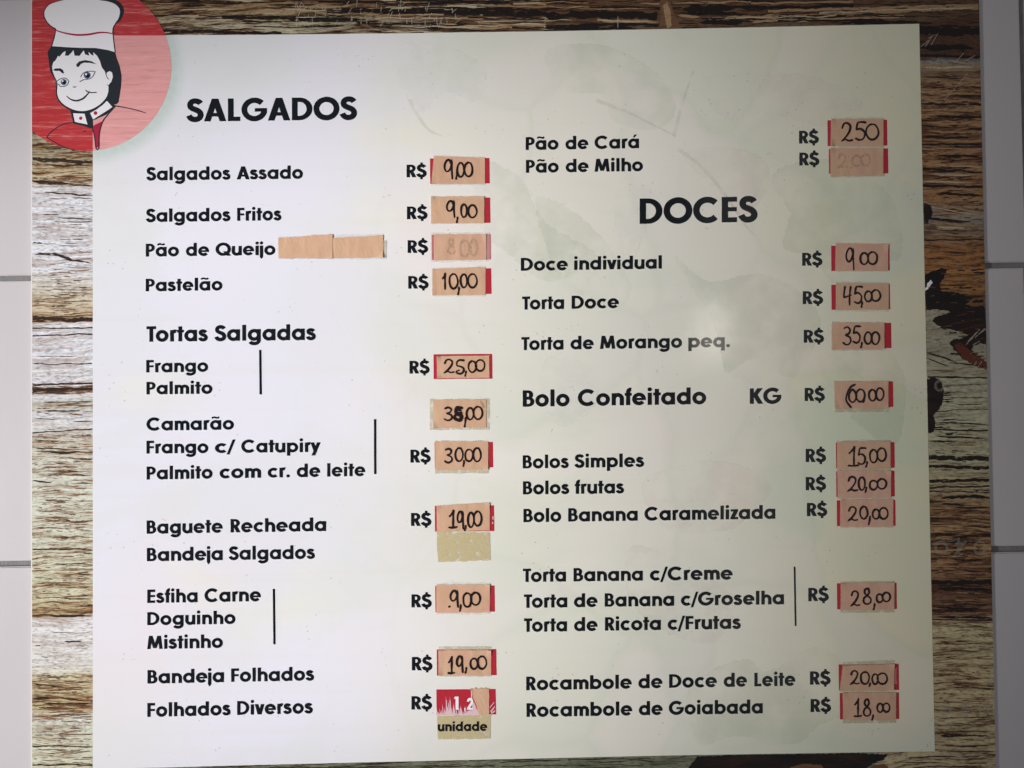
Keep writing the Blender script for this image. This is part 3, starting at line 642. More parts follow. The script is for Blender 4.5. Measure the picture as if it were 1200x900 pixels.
# pale scratches and the faint overprint in the picture of the wood
def strokes(name, lst, width, mat, layer, parent=board, label=None, caps=False, wf=None):
    polys = []
    for s in lst: polys += ribbon(s, width, False, caps, wf)
    return sheet(name, polys, mat, layer, parent, label)
sc_ = []
for _ in range(70):
    x = rnd.choice((rnd.uniform(345, 380), rnd.uniform(370, 420), rnd.uniform(405, 480), rnd.uniform(455, 545))); y = rnd.uniform(6, 33); a = rnd.choice((1.05, 1.2, 1.5, .7, 1.7)); l = rnd.uniform(3, 9)
    sc_.append([(x, y), (x + l * math.cos(a), max(0, y - l * math.sin(a)))])
for x, y, l, a in ((1084, 55, 15, 1.0), (1091, 53, 16, 1.05), (1079, 55, 12, .7), (1088, 45, 9, .5), (1106, 118, 42, .85), (1130, 72, 14, .5), (1118, 74, 16, .8), (1098, 72, 6, 1.2), (1134, 400, 14, .8), (1138, 398, 16, .9), (1142, 396, 16, .75), (1146, 392, 12, .6), (1132, 404, 14, .9), (1140, 404, 9, .5), (1150, 500, 7, 1.1), (1155, 498, 6, 1.1), (1140, 430, 8, 1), (1146, 430, 8, 1), (724, 33, 14, 1.57), (638, 33, 12, 1.5), (500, 14, 12, 1.3)):
    sc_.append([(x, y), (x + l * math.cos(a), y - l * math.sin(a))])
strokes('wood_scratch', sc_, .7, M['scratch'], 3.4)['kind'] = 'stuff'
wm = [arc(1103, 642, 6.5, 7, 0, 360), arc(1148, 642, 6.5, 7, 0, 360), [(1117, 652), (1132, 634)], [(1123, 630), (1123, 648), (1128, 650)], [(1119, 637), (1130, 637)],
      arc(1108, 831, 5.5, 6.5, 0, 360), arc(1153, 831, 5.5, 6.5, 0, 360), [(1130, 836), (1130, 826), (1134, 825)], arc(1131, 832, 3.5, 4.5, 0, 360),
      arc(1101, 452, 5, 5.5, 0, 360), arc(1146, 453, 4, 5, 0, 360), arc(1124, 453, 4, 5, 40, 320), [(1113, 448), (1113, 458)], [(1134, 462), (1134, 448)],
      arc(47, 853, 4.5, 5.5, 0, 360), arc(62, 853, 4.5, 5.5, 0, 360), arc(76, 853, 4, 5.5, 40, 320), arc(90, 852, 4, 5.5, 0, 360), [(100, 846), (100, 858)]]
for q_ in wm: strokes('overprint', [q_], 3.0, M['water'], 3.6)

bm = bmesh.new(); mats = []
for me in GRAIN:
    m_ = me.materials[0]
    if m_ not in mats: mats.append(m_)
    n0 = len(bm.faces); bm.from_mesh(me); bm.faces.ensure_lookup_table()
    for f_ in bm.faces[n0:]: f_.material_index = mats.index(m_)
me = bpy.data.meshes.new('wood_grain'); bm.to_mesh(me); bm.free()
for m_ in mats: me.materials.append(m_)
link('wood_grain', me, board, 'dark and pale grain streaks of the printed wood')['kind'] = 'stuff'
panel = sheet('price_panel', [top + bot], M['panel'], 3.8, board, 'large pale cream and green washed panel printed over the wood')

LG = soft('green_leaf_tint', (0.56, 0.66, 0.47), 0.13, GLOSS, 14, 0.35, 0.65); LP = soft('pink_petal_tint', (0.96, 0.80, 0.77), 0.16, GLOSS, 14, 0.35, 0.65)
LW = soft('white_petal_tint', (0.95, 0.95, 0.95), 0.16, GLOSS, 14, 0.35, 0.65); LS = soft('grey_vein_tint', (0.46, 0.46, 0.38), 0.13, GLOSS, 60, 0.3, 0.6)
LEAVES = [(LP, [(798, 182), (838, 172), (880, 178), (902, 200), (890, 238), (866, 252), (846, 228), (822, 206)]), (LG, [(640, 60), (700, 52), (760, 78), (792, 122), (770, 152), (720, 142), (705, 112), (660, 104)]),
 (LG, [(905, 205), (960, 186), (1000, 200), (1044, 232), (1056, 300), (1010, 306), (980, 334), (950, 300), (918, 290), (925, 250)]), (LW, [(722, 222), (748, 198), (764, 236), (752, 280), (738, 316), (722, 292)]),
 (LG, [(790, 300), (830, 330), (900, 322), (962, 372), (930, 442), (884, 420), (850, 436), (836, 380)]), (LP, [(752, 566), (800, 545), (850, 540), (904, 568), (880, 600), (850, 622), (780, 618)]),
 (LG, [(806, 808), (870, 772), (900, 786), (962, 758), (1016, 820), (960, 850), (930, 872), (860, 862), (820, 872)]), (LW, [(462, 62), (500, 50), (566, 76), (560, 120), (520, 108), (496, 132), (470, 100)]),
 (LG, [(560, 190), (610, 210), (640, 262), (700, 300), (640, 330), (598, 300), (560, 262)]), (LP, [(740, 640), (800, 660), (860, 700), (838, 752), (780, 740), (736, 700)]), (LG, [(960, 420), (1020, 400), (1060, 440), (1050, 520), (1010, 500), (985, 470)]),
 (LW, [(640, 420), (690, 430), (700, 470), (660, 500), (636, 470)]), (LP, [(820, 96), (880, 84), (960, 92), (1010, 120), (980, 150), (900, 132), (850, 140)]), (LG, [(630, 230), (690, 262), (738, 330), (720, 360), (660, 330), (640, 290)])]
for i_, (m_, pts_) in enumerate(LEAVES):
    sheet('leaf_print', [rough(smooth(pts_, True, 5), 1.6, 3)], m_, 3.9 + i_ * .03, board)
for i_, v_ in enumerate(([(796, 176), (822, 196), (848, 226), (872, 262), (884, 276)], [(700, 118), (740, 134), (792, 160)], [(790, 158), (800, 120), (812, 84)], [(480, 118), (500, 150), (520, 160)])):
    sheet('leaf_print', ribbon(smooth(v_), 4.5, False, True, lambda q_: 1 - .6 * q_), LS, 4.36 + i_ * .03, board)
# ------------------------------------------------------------------ emblem
def clipx(poly, f):      # keep the side where f >= 0
    out = []
    for i in range(len(poly)):
        a, b_ = poly[i - 1], poly[i]; fa, fb = f(a), f(b_)
        if fa * fb < 0: u = fa / (fa - fb); out.append((a[0] + (b_[0] - a[0]) * u, a[1] + (b_[1] - a[1]) * u))
        if fb >= 0: out.append(b_)
    return out
disc = arc(102, 78, 99, 99, 0, 356, 89)
disc = clipx(disc, lambda p: p[0] - PRL)
emb = sheet('emblem', [disc], M['disc_red'], 4.2, board, 'round red emblem of a smiling dark-haired cook in a white toque')
pk = clipx(clipx(disc, lambda p: p[0] - 109), lambda p: p[1] - 41.8)
sheet('disc_overlap', [pk], M['disc_pink'], 4.6, emb, 'paler pink part of the disc over the panel')
q4 = lambda pts: [(x / 4, y / 4) for x, y in pts]
def es(name, pts, mat, layer, label=None): return sheet(name, [q4(pts)], mat, layer, emb, label)
def est(name, lst, width, mat, layer, wf=None, sm=True):
    polys = []
    for s in lst: polys += ribbon(smooth(q4(s)) if sm else q4(s), width / 4, False, True, wf)
    return sheet(name, polys, mat, layer, emb)
hat = [(262, 145), (262, 137), (235, 120), (215, 95), (207, 70), (212, 45), (232, 22), (262, 10), (300, 0), (330, -15), (400, -22), (450, -10), (470, -4), (510, 0), (545, 12), (568, 35), (572, 60), (562, 90), (545, 110), (533, 130), (530, 156)]
es('toque', smooth(hat, k=4) + [(540, 243), (500, 235), (440, 228), (380, 226), (310, 224), (243, 219)], M['white'], 5.0, 'white toque')
est('outline', [hat[1:9]], 5, M['hair'], 5.4, lambda s: 1.2 - .7 * s)
est('outline', [hat[11:21]], 13, M['hair'], 5.4, lambda s: .45 + 1.1 * math.sin(min(1, s * 1.25) * math.pi) if s < .8 else .42)
est('outline', [[(262, 140), (258, 165), (250, 195), (243, 219)]], 5, M['hair'], 5.5); est('outline', [[(530, 150), (534, 190), (541, 245)]], 5, M['hair'], 5.5)
est('hat_stripe', [[(260, 141), (290, 152), (330, 161), (372, 165), (420, 162), (465, 154), (500, 154), (530, 159)]], 8, M['crimson'], 5.8, lambda s: .55 + .6 * math.sin(s * math.pi))
hair = [(243, 217), (310, 222), (380, 225), (450, 226), (510, 236), (541, 247), (549, 275), (562, 310), (571, 355), (569, 400), (562, 450), (556, 482), (545, 490), (530, 492), (505, 455), (470, 400), (300, 400), (244, 345), (233, 310), (226, 260), (224, 243)]
es('hair', hair, M['hair'], 5.6, 'short black hair')
face = [(248, 335), (246, 312), (252, 292), (262, 284), (274, 262), (279, 268), (296, 248), (309, 240), (306, 262), (322, 262), (338, 246), (346, 236), (351, 262), (374, 263), (388, 244), (394, 238), (400, 256), (420, 262), (416, 244), (430, 258), (440, 262), (438, 246), (456, 262), (470, 288), (478, 316), (492, 334), (498, 355), (503, 341), (515, 334), (527, 341), (530, 362), (523, 384), (510, 400),
        (509, 430), (500, 460), (475, 488), (440, 511), (400, 522), (360, 521), (322, 507), (292, 485), (274, 460), (268, 430), (270, 395), (262, 372)]
es('face', face, M['white'], 6.0, 'white smiling face')
est('outline', [[(236, 325), (244, 345), (262, 374), (268, 398), (266, 430), (272, 461), (291, 487), (322, 509), (360, 523), (400, 525), (440, 514), (477, 491), (503, 462), (514, 440)]], 9, M['hair'], 6.2, lambda s: .45 + .8 * s)
est('ear_line', [[(503, 398), (512, 401), (520, 390)]], 3, M['hair'], 6.4); est('ear_line', [[(500, 352), (504, 366), (512, 372)]], 3, M['hair'], 6.4)
es('eyebrow', [(248, 330), (262, 322), (285, 321), (297, 330), (302, 344), (296, 346), (280, 333), (262, 334)], M['hair'], 6.6)
es('eyebrow', [(358, 304), (372, 289), (400, 283), (430, 288), (454, 302), (425, 296), (395, 295), (380, 301), (371, 314), (362, 315)], M['hair'], 6.6)
est('eye', [[(260, 394), (270, 380), (290, 369), (310, 368), (324, 382)], [(284, 406), (300, 406), (315, 400), (324, 384)], [(262, 394), (276, 397), (284, 406)]], 4, M['eye'], 6.6)
est('eye', [[(380, 362), (388, 348), (404, 338), (428, 335), (448, 337)], [(376, 384), (396, 374), (420, 371), (436, 360), (447, 338)]], 4, M['eye'], 6.6)
for cx_, cy_, r_ in ((300, 386, 14), (410, 354, 16)):
    sheet('iris', [q4(arc(cx_, cy_, r_, r_, 0, 340, 17))], M['eye'], 6.9, emb)
    sheet('iris', [q4(arc(cx_ + 3, cy_ + 2, r_ * .5, r_ * .55, 0, 330, 11))], M['black'], 7.1, emb)
    sheet('iris', [q4(arc(cx_ - 5, cy_ - 5, r_ * .3, r_ * .3, 0, 330, 11))], M['white'], 7.2, emb)
est('nose', [[(344, 408), (350, 410), (357, 408)]], 4, M['hair'], 6.6)
est('mouth', [[(314, 452), (334, 467), (362, 473), (392, 462), (412, 442), (420, 430)]], 7, M['hair'], 6.6, lambda s: .5 + .7 * math.sin(s * math.pi))
est('mouth', [[(403, 425), (415, 432), (432, 435), (453, 434)]], 5, M['hair'], 6.7)
es('collar', [(330, 516), (400, 526), (450, 512), (506, 456), (526, 480), (544, 500), (500, 538), (436, 566), (438, 600), (424, 602), (395, 592), (345, 580)], M['hair'], 5.7, 'buttoned collar')
es('collar', [(344, 532), (398, 534), (411, 584), (352, 572)], M['white'], 6.0)
es('collar', [(424, 531), (455, 514), (503, 474), (528, 503), (438, 561)], M['white'], 6.0)
sheet('button', [q4(arc(380, 555, 8, 8, 0, 330, 11))], M['crimson'], 6.3, emb)
sheet('button', [q4(arc(449, 531, 9, 9, 0, 330, 11))], M['crimson'], 6.3, emb)
es('jacket', [(438, 590), (478, 570), (470, 600), (465, 640), (463, 692), (452, 692), (446, 650), (440, 620)], M['crimson'], 5.9, 'dark red jacket front')
est('outline', [[(538, 503), (505, 540), (482, 572), (468, 620), (465, 660), (464, 696), (452, 696), (444, 640), (434, 600)]], 5, M['hair'], 6.5)
est('outline', [[(344, 574), (300, 583), (262, 603), (238, 622), (222, 645), (250, 662), (285, 683), (320, 697), (350, 704)]], 4, M['hair'], 5.9)
est('outline', [[(540, 497), (580, 504), (630, 514), (684, 530)]], 6, M['hair'], 5.9, lambda s: 1 - .5 * s)
est('outline', [[(390, 614), (396, 617), (403, 611)]], 3, M['hair'], 5.9)
# ------------------------------------------------------------------ printed menu text
TL = [
 ([('SALGADOS', 219.3, 418)], 142.8, 140.2, 26.6), ([('Salgados', 172, 270), ('Assado', 277.5, 355.3)], 211.6, 209.6, 15.3),
 ([('Salgados', 171.5, 270), ('Fritos', 278, 329.8)], 260.4, 258.3, 15.3), ([('Pão', 171, 210), ('de', 218, 245.3), ('Queijo', 253, 323)], 300.8, 298.8, 15.0),
 ([('Pastelão', 171, 261)], 341.6, 340.3, 14.8), ([('Tortas', 171.8, 243.5), ('Salgadas', 252, 370)], 400.6, 398.4, 18.2),
 ([('Frango', 171.5, 244.3)], 436.6, 435.6, 14.7), ([('Palmito', 171.8, 249.3)], 462.2, 461.4, 14.7), ([('Camarão', 172, 274.5)], 504.7, 503.4, 15.2),
 ([('Frango', 171.8, 244.5), ('c/', 252, 275.8), ('Catupiry', 283, 375.5)], 531.6, 529.6, 15.2),
 ([('Palmito', 172, 249.5), ('com', 257.5, 305.8), ('cr.', 313.8, 339.8), ('de', 347.8, 375.5), ('leite', 383.5, 428.3)], 562, 557.8, 15.3),
 ([('Baguete', 172, 261.3), ('Recheada', 270.3, 382.5)], 625.5, 622.2, 15.7), ([('Bandeja', 172.3, 261.3), ('Salgados', 268.5, 369)], 657.7, 654.6, 15.7),
 ([('Esfiha', 172.8, 231.8), ('Carne', 240, 306)], 706.6, 704.4, 15.8), ([('Doguinho', 172.8, 276.3)], 732.6, 731, 15.4), ([('Mistinho', 173, 261.5)], 760.6, 759, 15.6),
 ([('Bandeja', 173, 262.8), ('Folhados', 271, 368)], 801, 797.2, 15.9), ([('Folhados', 172.8, 270.3), ('Diversos', 278, 366.5)], 840, 835.7, 16.3),
 ([('Pão', 616, 654.5), ('de', 662.5, 689.5), ('Cará', 696.8, 748.8)], 176, 173.8, 15.2), ([('Pão', 616.3, 654.8), ('de', 662.8, 689.8), ('Milho', 697, 753.5)], 202.7, 200.6, 15.2),
 ([('DOCES', 749.5, 887)], 262.6, 260.0, 29.8), ([('Doce', 610.3, 665.5), ('individual', 672.8, 775.5)], 317.5, 314.8, 15.2),
 ([('Torta', 611.8, 661), ('Doce', 669.8, 725.3)], 363, 361, 15.4), ([('Torta', 611, 660.3), ('de', 668.5, 695.8), ('Morango', 703.3, 799.3), ('peq.', 806.5, 855)], 410.5, 406.6, 15.4),
 ([('Bolo', 612.5, 667.5), ('Confeitado', 677.3, 827.5)], 476.7, 473.5, 19.3), ([('KG', 878.5, 915.5)], 473.4, 472.8, 18.4),
 ([('Bolos', 612.5, 666.3), ('Simples', 673.5, 754.5)], 549, 547, 15.5), ([('Bolos', 612.8, 666.8), ('frutas', 673.5, 731)], 579.4, 578, 15.5),
 ([('Bolo', 613.3, 657.8), ('Banana', 665.8, 747.3), ('Caramelizada', 755.3, 908.5)], 612, 607.8, 15.8),
 ([('Torta', 612.8, 663.3), ('Banana', 672, 753.3), ('c/Creme', 761.5, 858.5)], 682, 679, 15.7),
 ([('Torta', 613.8, 664.8), ('de', 672.5, 700.3), ('Banana', 708.5, 790), ('c/Groselha', 797.8, 918.6)], 712.3, 708.0, 15.8),
 ([('Torta', 614, 664.5), ('de', 672.6, 700.3), ('Ricota', 708.8, 774.4), ('c/Frutas', 782.3, 867.8)], 740.4, 736.6, 15.8),
 ([('Rocambole', 616.6, 740.3), ('de', 747.9, 776.2), ('Doce', 784, 840), ('de', 847.9, 875.3), ('Leite', 883.8, 931.9)], 808.8, 803.4, 16),
 ([('Rocambole', 616.9, 740.9), ('de', 748.5, 776.5), ('Goiabada', 783.8, 893.7)], 840, 835.8, 16)]
for words, bl, br, hh in TL: line(words, bl, br, hh, board, layer=4.6)
RS = [(476.5, 499.7, 208, 14.9), (476.9, 500.7, 257, 14.9), (477.7, 501.4, 296.6, 15), (478.4, 502, 338.4, 14.9), (479.9, 503.2, 437.9, 15.1), (481, 504.3, 542.2, 15.3), (481.7, 505.2, 616.3, 15.2), (482.2, 505.7, 711.8, 15.4),
      (482.7, 506.5, 785.6, 15.9), (482.2, 506, 831.4, 15.7), (936.2, 958.9, 168.4, 15), (936.5, 959.6, 194.1, 15.1), (939.8, 963.2, 311.5, 15.1), (940.5, 964, 356.5, 15.2), (941.7, 965, 401.7, 15.1), (942.7, 966, 470, 15.4),
      (944, 967.4, 541.5, 15.5), (944, 967.4, 574.5, 15.5), (945.4, 968.9, 604.8, 15.5), (947, 970.6, 704.4, 15.6), (949, 972.8, 802.2, 15.6), (949.7, 973.3, 834.2, 15.2)]
for x0, x1, yb, hh in RS: line([('R$', x0, x1)], yb, yb - .3, hh, board, layer=4.6)
for x0, x1, xb0, xb1, y0, y1 in ((303.7, 306.6, 304.2, 307.2, 410, 462.2), (438.2, 441.2, 438.4, 441.4, 491.2, 555.5), (319.7, 322.6, 320.4, 323.2, 690, 755), (929.9, 932.1, 931.1, 933.3, 664, 733.4)):
    sheet('divider_line', [[(x0, y0), (x1, y0), (xb1, y1), (xb0, y1)]], M['black'], 4.6, board)

# ------------------------------------------------------------------ printed red boxes
def crop(ox, oy, s): return lambda x, y: (ox + x / s, oy + y / s)
c1 = crop(460, 170, 4.7375); c2 = crop(460, 400, 5.625); c3 = crop(460, 580, 6.0); c4 = crop(460, 740, 6.43)
d1 = crop(920, 120, 5.625); d2 = crop(920, 270, 4.094); d3 = crop(920, 500, 4.094); d4 = crop(920, 740, 5.625)
def rect(c, x0, y0, x1, y1, sk=-.6): a, b_ = c(x0, y0), c(x1, y1); return [(a[0], a[1] + .3), (b_[0], a[1] + sk + .3), (b_[0] + .4, b_[1] + sk + .3), (a[0] + .3, b_[1] + .3)]
BOX = [(c1, 208, 74, 538, 215), (c1, 216, 293, 542, 434), (c1, 217, 497, 545, 637), (c1, 222, 686, 548, 828), (c2, 270, 84, 657, 248), (c2, 277, 664, 662, 832), (c3, 297, 74, 714, 256), (c3, 300, 638, 718, 822),
       (c4, 333, 133, 782, 330), (c4, 330, 434, 778, 626), (d1, 278, 117, 671, 287), (d1, 287, 306, 677, 470), (d2, 220, 73, 500, 194), (d2, 221, 260, 502, 380), (d2, 224, 445, 508, 566), (d2, 237, 725, 517, 848),
       (d3, 243, 75, 524, 198), (d3, 244, 213, 524, 336), (d3, 247, 352, 528, 476), (d3, 248, 750, 534, 875), (d4, 352, 215, 748, 386), (d4, 359, 402, 749, 577)]
boxes = []
for c, x0, y0, x1, y1 in BOX: boxes.append(sheet('price_box', [rect(c, x0, y0, x1, y1)], M['redbox'], 4.8, board, 'printed red box behind a price slip'))
# worn half uncovered box: white figures with pale torn streaks
line([('1', *[c4(462, 0)[0], c4(496, 0)[0]])], c4(0, 588)[1], c4(0, 588)[1], 15.4, board, M['white'], 5.6, 'printed_figure')['label'] = 'white printed figure 1 left on the red box'
line([('2', *[c4(562, 0)[0], c4(606, 0)[0]])], c4(0, 588)[1], c4(0, 588)[1], 13.5, board, M['white'], 5.6, 'printed_figure')['label'] = 'white printed figure 2 left on the red box'
line([(',', *[c4(540, 0)[0], c4(552, 0)[0]])], c4(0, 590)[1], c4(0, 590)[1], 13.5, board, M['white'], 5.6, 'printed_figure')['label'] = 'white printed comma left on the red box'
torn = []; rt = random.Random(9)
for x in list(range(338, 440, 9)) + list(range(415, 600, 7)):
    lo_ = 520 if x < 400 else (470 if x < 520 else 545)
    yt = rt.uniform(lo_, 612); lean = rt.uniform(-16, 4); wd = rt.uniform(3, 7)
    torn.append([c4(x - wd, 626), c4(x + wd, 626), c4(x + lean + 1.5, yt)])
    torn.append([c4(x - wd, 626), c4(x + wd, 626), c4(x + wd * .6 + lean * .5, yt + 30), c4(x - wd * .6 + lean * .5, yt + 34)])
torn += [[c4(590, 430), c4(597, 430), c4(602, 520), c4(592, 500)], [c4(560, 600), c4(640, 590), c4(655, 627), c4(560, 627)], [c4(600, 520), c4(618, 540), c4(640, 600), c4(600, 600)]]
sheet('torn_paper', torn, M['pale'], 5.2, board, 'pale torn paper fibres on the red box')
# small worn marks in two red edges
sheet('worn_mark', [[c4(735, 600), c4(770, 560), c4(773, 566), c4(745, 608)], [c4(730, 570), c4(765, 530), c4(766, 536), c4(733, 578)], [c4(740, 612), c4(776, 590), c4(772, 602), c4(748, 620)]], M['pale'], 5.2, board)
sheet('worn_mark', [[c3(702, 150), c3(710, 150), c3(710, 175), c3(704, 172)], [c3(700, 190), c3(708, 192), c3(706, 204), c3(700, 202)]], M['pale'], 5.2, board)
sheet('worn_mark', [[d4(718, 240), d4(735, 235), d4(732, 300), d4(738, 345), d4(716, 345)]], M['dusky'], 5.2, board)
rnd = random.Random(2)
sheet('dusky_edge', [rect(c1, 519, 499, 545, 636)], M['dusky'], 5.2, board, 'red box edge dulled under tape')

# ------------------------------------------------------------------ price slips
def slip_mesh(q, mat, seed, base, thick, jag=.5, nx=22, ny=6, lift=.00045):
    """paper cut from quad q (tl, tr, br, bl in photograph positions): wavy face, ragged rims, edges down to the board"""
    bm = bmesh.new(); g = []
    for j in range(ny + 1):
        row = []
        for i in range(nx + 1):
            u, v = i / nx, j / ny
            x = (q[0][0] * (1 - u) + q[1][0] * u) * (1 - v) + (q[3][0] * (1 - u) + q[2][0] * u) * v
            y = (q[0][1] * (1 - u) + q[1][1] * u) * (1 - v) + (q[3][1] * (1 - u) + q[2][1] * u) * v
            if j in (0, ny): y += jag * 1.6 * noise.noise(Vector((u * 7, seed * 5.1 + j, 1))) + jag * .8 * noise.noise(Vector((u * 26, seed * 2.2 + j, 4)))
            if i in (0, nx): x += jag * .8 * noise.noise(Vector((v * 4, seed * 3.3 + i, 2)))
            X, Z = P(x, y)
            n = noise.noise(Vector((x * .12, y * .04, seed))) * .5 + .5 + .25 * noise.noise(Vector((x * .5, y * .2, seed + 9)))
            cu = max(0, abs(u - .5) * 2 - .82) / .18 * max(0, abs(v - .5) * 2 - .4) / .6
            cs = noise.noise(Vector((seed * 1.7 + (3 if u > .5 else 0), seed * .9 + (5 if v > .5 else 0), .5)))
            row.append(bm.verts.new((X, -(base + thick + lift * max(0, n) + (lift * 4.5 * cu * max(0, cs + .05) if thick > .0001 else 0)), Z)))
        g.append(row)
    for j in range(ny):
        for i in range(nx): bm.faces.new((g[j][i], g[j + 1][i], g[j + 1][i + 1], g[j][i + 1]))
    rim = [g[0][i] for i in range(nx)] + [g[j][nx] for j in range(ny)] + [g[ny][i] for i in range(nx, 0, -1)] + [g[j][0] for j in range(ny, 0, -1)]
    low = [bm.verts.new((v.co.x, -base, v.co.z)) for v in rim]
    for i in range(len(rim)): bm.faces.new((rim[i], rim[(i + 1) % len(rim)], low[(i + 1) % len(rim)], low[i]))
    for f_ in bm.faces: f_.smooth = False
    me = bpy.data.meshes.new('paper'); bm.to_mesh(me); bm.free(); me.materials.append(mat); return me

def oval(a=0.25):     # an open-ended hand drawn nought
    return lambda r: [smooth([(.5 + .5 * math.cos(t_) * (1 + .06 * r.uniform(-1, 1)), .5 + .5 * math.sin(t_)) for t_ in [math.radians(100 + k_ * 41.) for k_ in range(10)]], k=5)]
HW = {
 '9': lambda r: [smooth([(.80, .82), (.62, .98), (.32, .97), (.06, .74), (.06, .52), (.28, .38), (.58, .44), (.80, .66), (.86, .92), (.86, .55), (.90, .28), (.94, 0)], k=5)],
 '1': lambda r: [smooth([(.12, .68), (.40, .82), (.62, 1)], k=3), smooth([(.62, 1), (.60, .5), (.62, 0)], k=3)],
 'I': lambda r: [smooth([(.12, .68), (.40, .82), (.60, 1)], k=3), smooth([(.60, 1), (.56, .5), (.55, .04)], k=3), [(.05, .04), (.5, .02), (1, .06)]],
 '2': lambda r: [smooth([(.05, .72), (.20, .94), (.50, 1), (.80, .86), (.78, .62), (.55, .36), (.25, .14), (.05, .03), (.35, .10), (.65, .03), (1, .06)], k=5)],
 '3': lambda r: [smooth([(.12, .93), (.50, 1), (.85, .86), (.72, .64), (.35, .54), (.80, .42), (.95, .2), (.68, .02), (.3, .0), (0, .1)], k=5)],
 '4': lambda r: [smooth([(.12, 1), (.0, .5), (.2, .44), (.9, .55)], k=4), smooth([(.85, 1), (.72, .5), (.72, 0)], k=3)],
 '5': lambda r: [smooth([(.95, .98), (.55, 1), (.22, .94), (.10, .58)], k=3), smooth([(.10, .58), (.5, .62), (.88, .42), (.80, .12), (.45, 0), (.05, .08)], k=5)],
 'G': lambda r: [smooth([(.95, .98), (.45, 1), (.12, .84), (.15, .6), (.5, .54), (.92, .4), (.92, .16), (.55, 0), (.15, .06), (.08, .18), (.4, .26)], k=5)],
 '6': lambda r: [smooth([(.85, 1), (.45, .88), (.15, .6), (.05, .3), (.35, .06), (.5, -.02)], k=5), smooth([(.3, .55), (.6, .78), (.95, .6), (.95, .35), (.65, .2), (.35, .32), (.3, .55)], k=5)],
 '8': lambda r: [smooth([(.72, .78), (.62, .98), (.30, .94), (.22, .72), (.5, .54), (.88, .36), (.86, .1), (.45, 0), (.10, .14), (.18, .40), (.5, .54), (.74, .76)], k=5)],
 '0': oval(), ',': lambda r: [smooth([(.65, 1), (.6, .6), (.3, 0)], k=3)], '.': lambda r: [[(.3, .4), (.7, .6)]],
 'x': lambda r: [smooth([(.9, .98), (.3, 1), (.2, .6), (.6, .55), (.9, .35), (.7, 0), (.2, .1)], k=4), smooth([(.7, .8), (.3, .85), (.35, .5), (.8, .3), (.4, .02), (.02, .2), (.3, .5), (.8, .6)], k=4), [(.1, .2), (.5, .05), (.9, .3)]],
}
def handwriting(parent, c, chars, seed, y_at, width=2.5, mat=None):
    r = random.Random(seed); polys = []
    for ch, x0, y0, x1, y1 in chars:
        for st in HW[ch](r):
            sh_ = -4 if ch == ',' else 0
            pts = [c(x0 + sh_ + p[0] * (x1 - x0), y1 - p[1] * (y1 - y0) * (.85 if ch == ',' else 1)) for p in st]
            ph = r.random() * 6; wd = width * (1.35 if ch in 'x' else 1)
            polys += ribbon(pts, wd, False, True, lambda s, ph=ph: 1 + .16 * math.sin(s * 9 + ph) - .12 * s)
    vs, fs = triangulate(polys)
    me = bpy.data.meshes.new('handwriting')
    me.from_pydata([(P(x, y)[0], -y_at, P(x, y)[1]) for x, y in vs], [], fs)
    me.materials.append(mat or M['marker']); me.update()
    if me.polygons[0].normal.y > 0: me.flip_normals()
    return link('handwriting', me, parent)

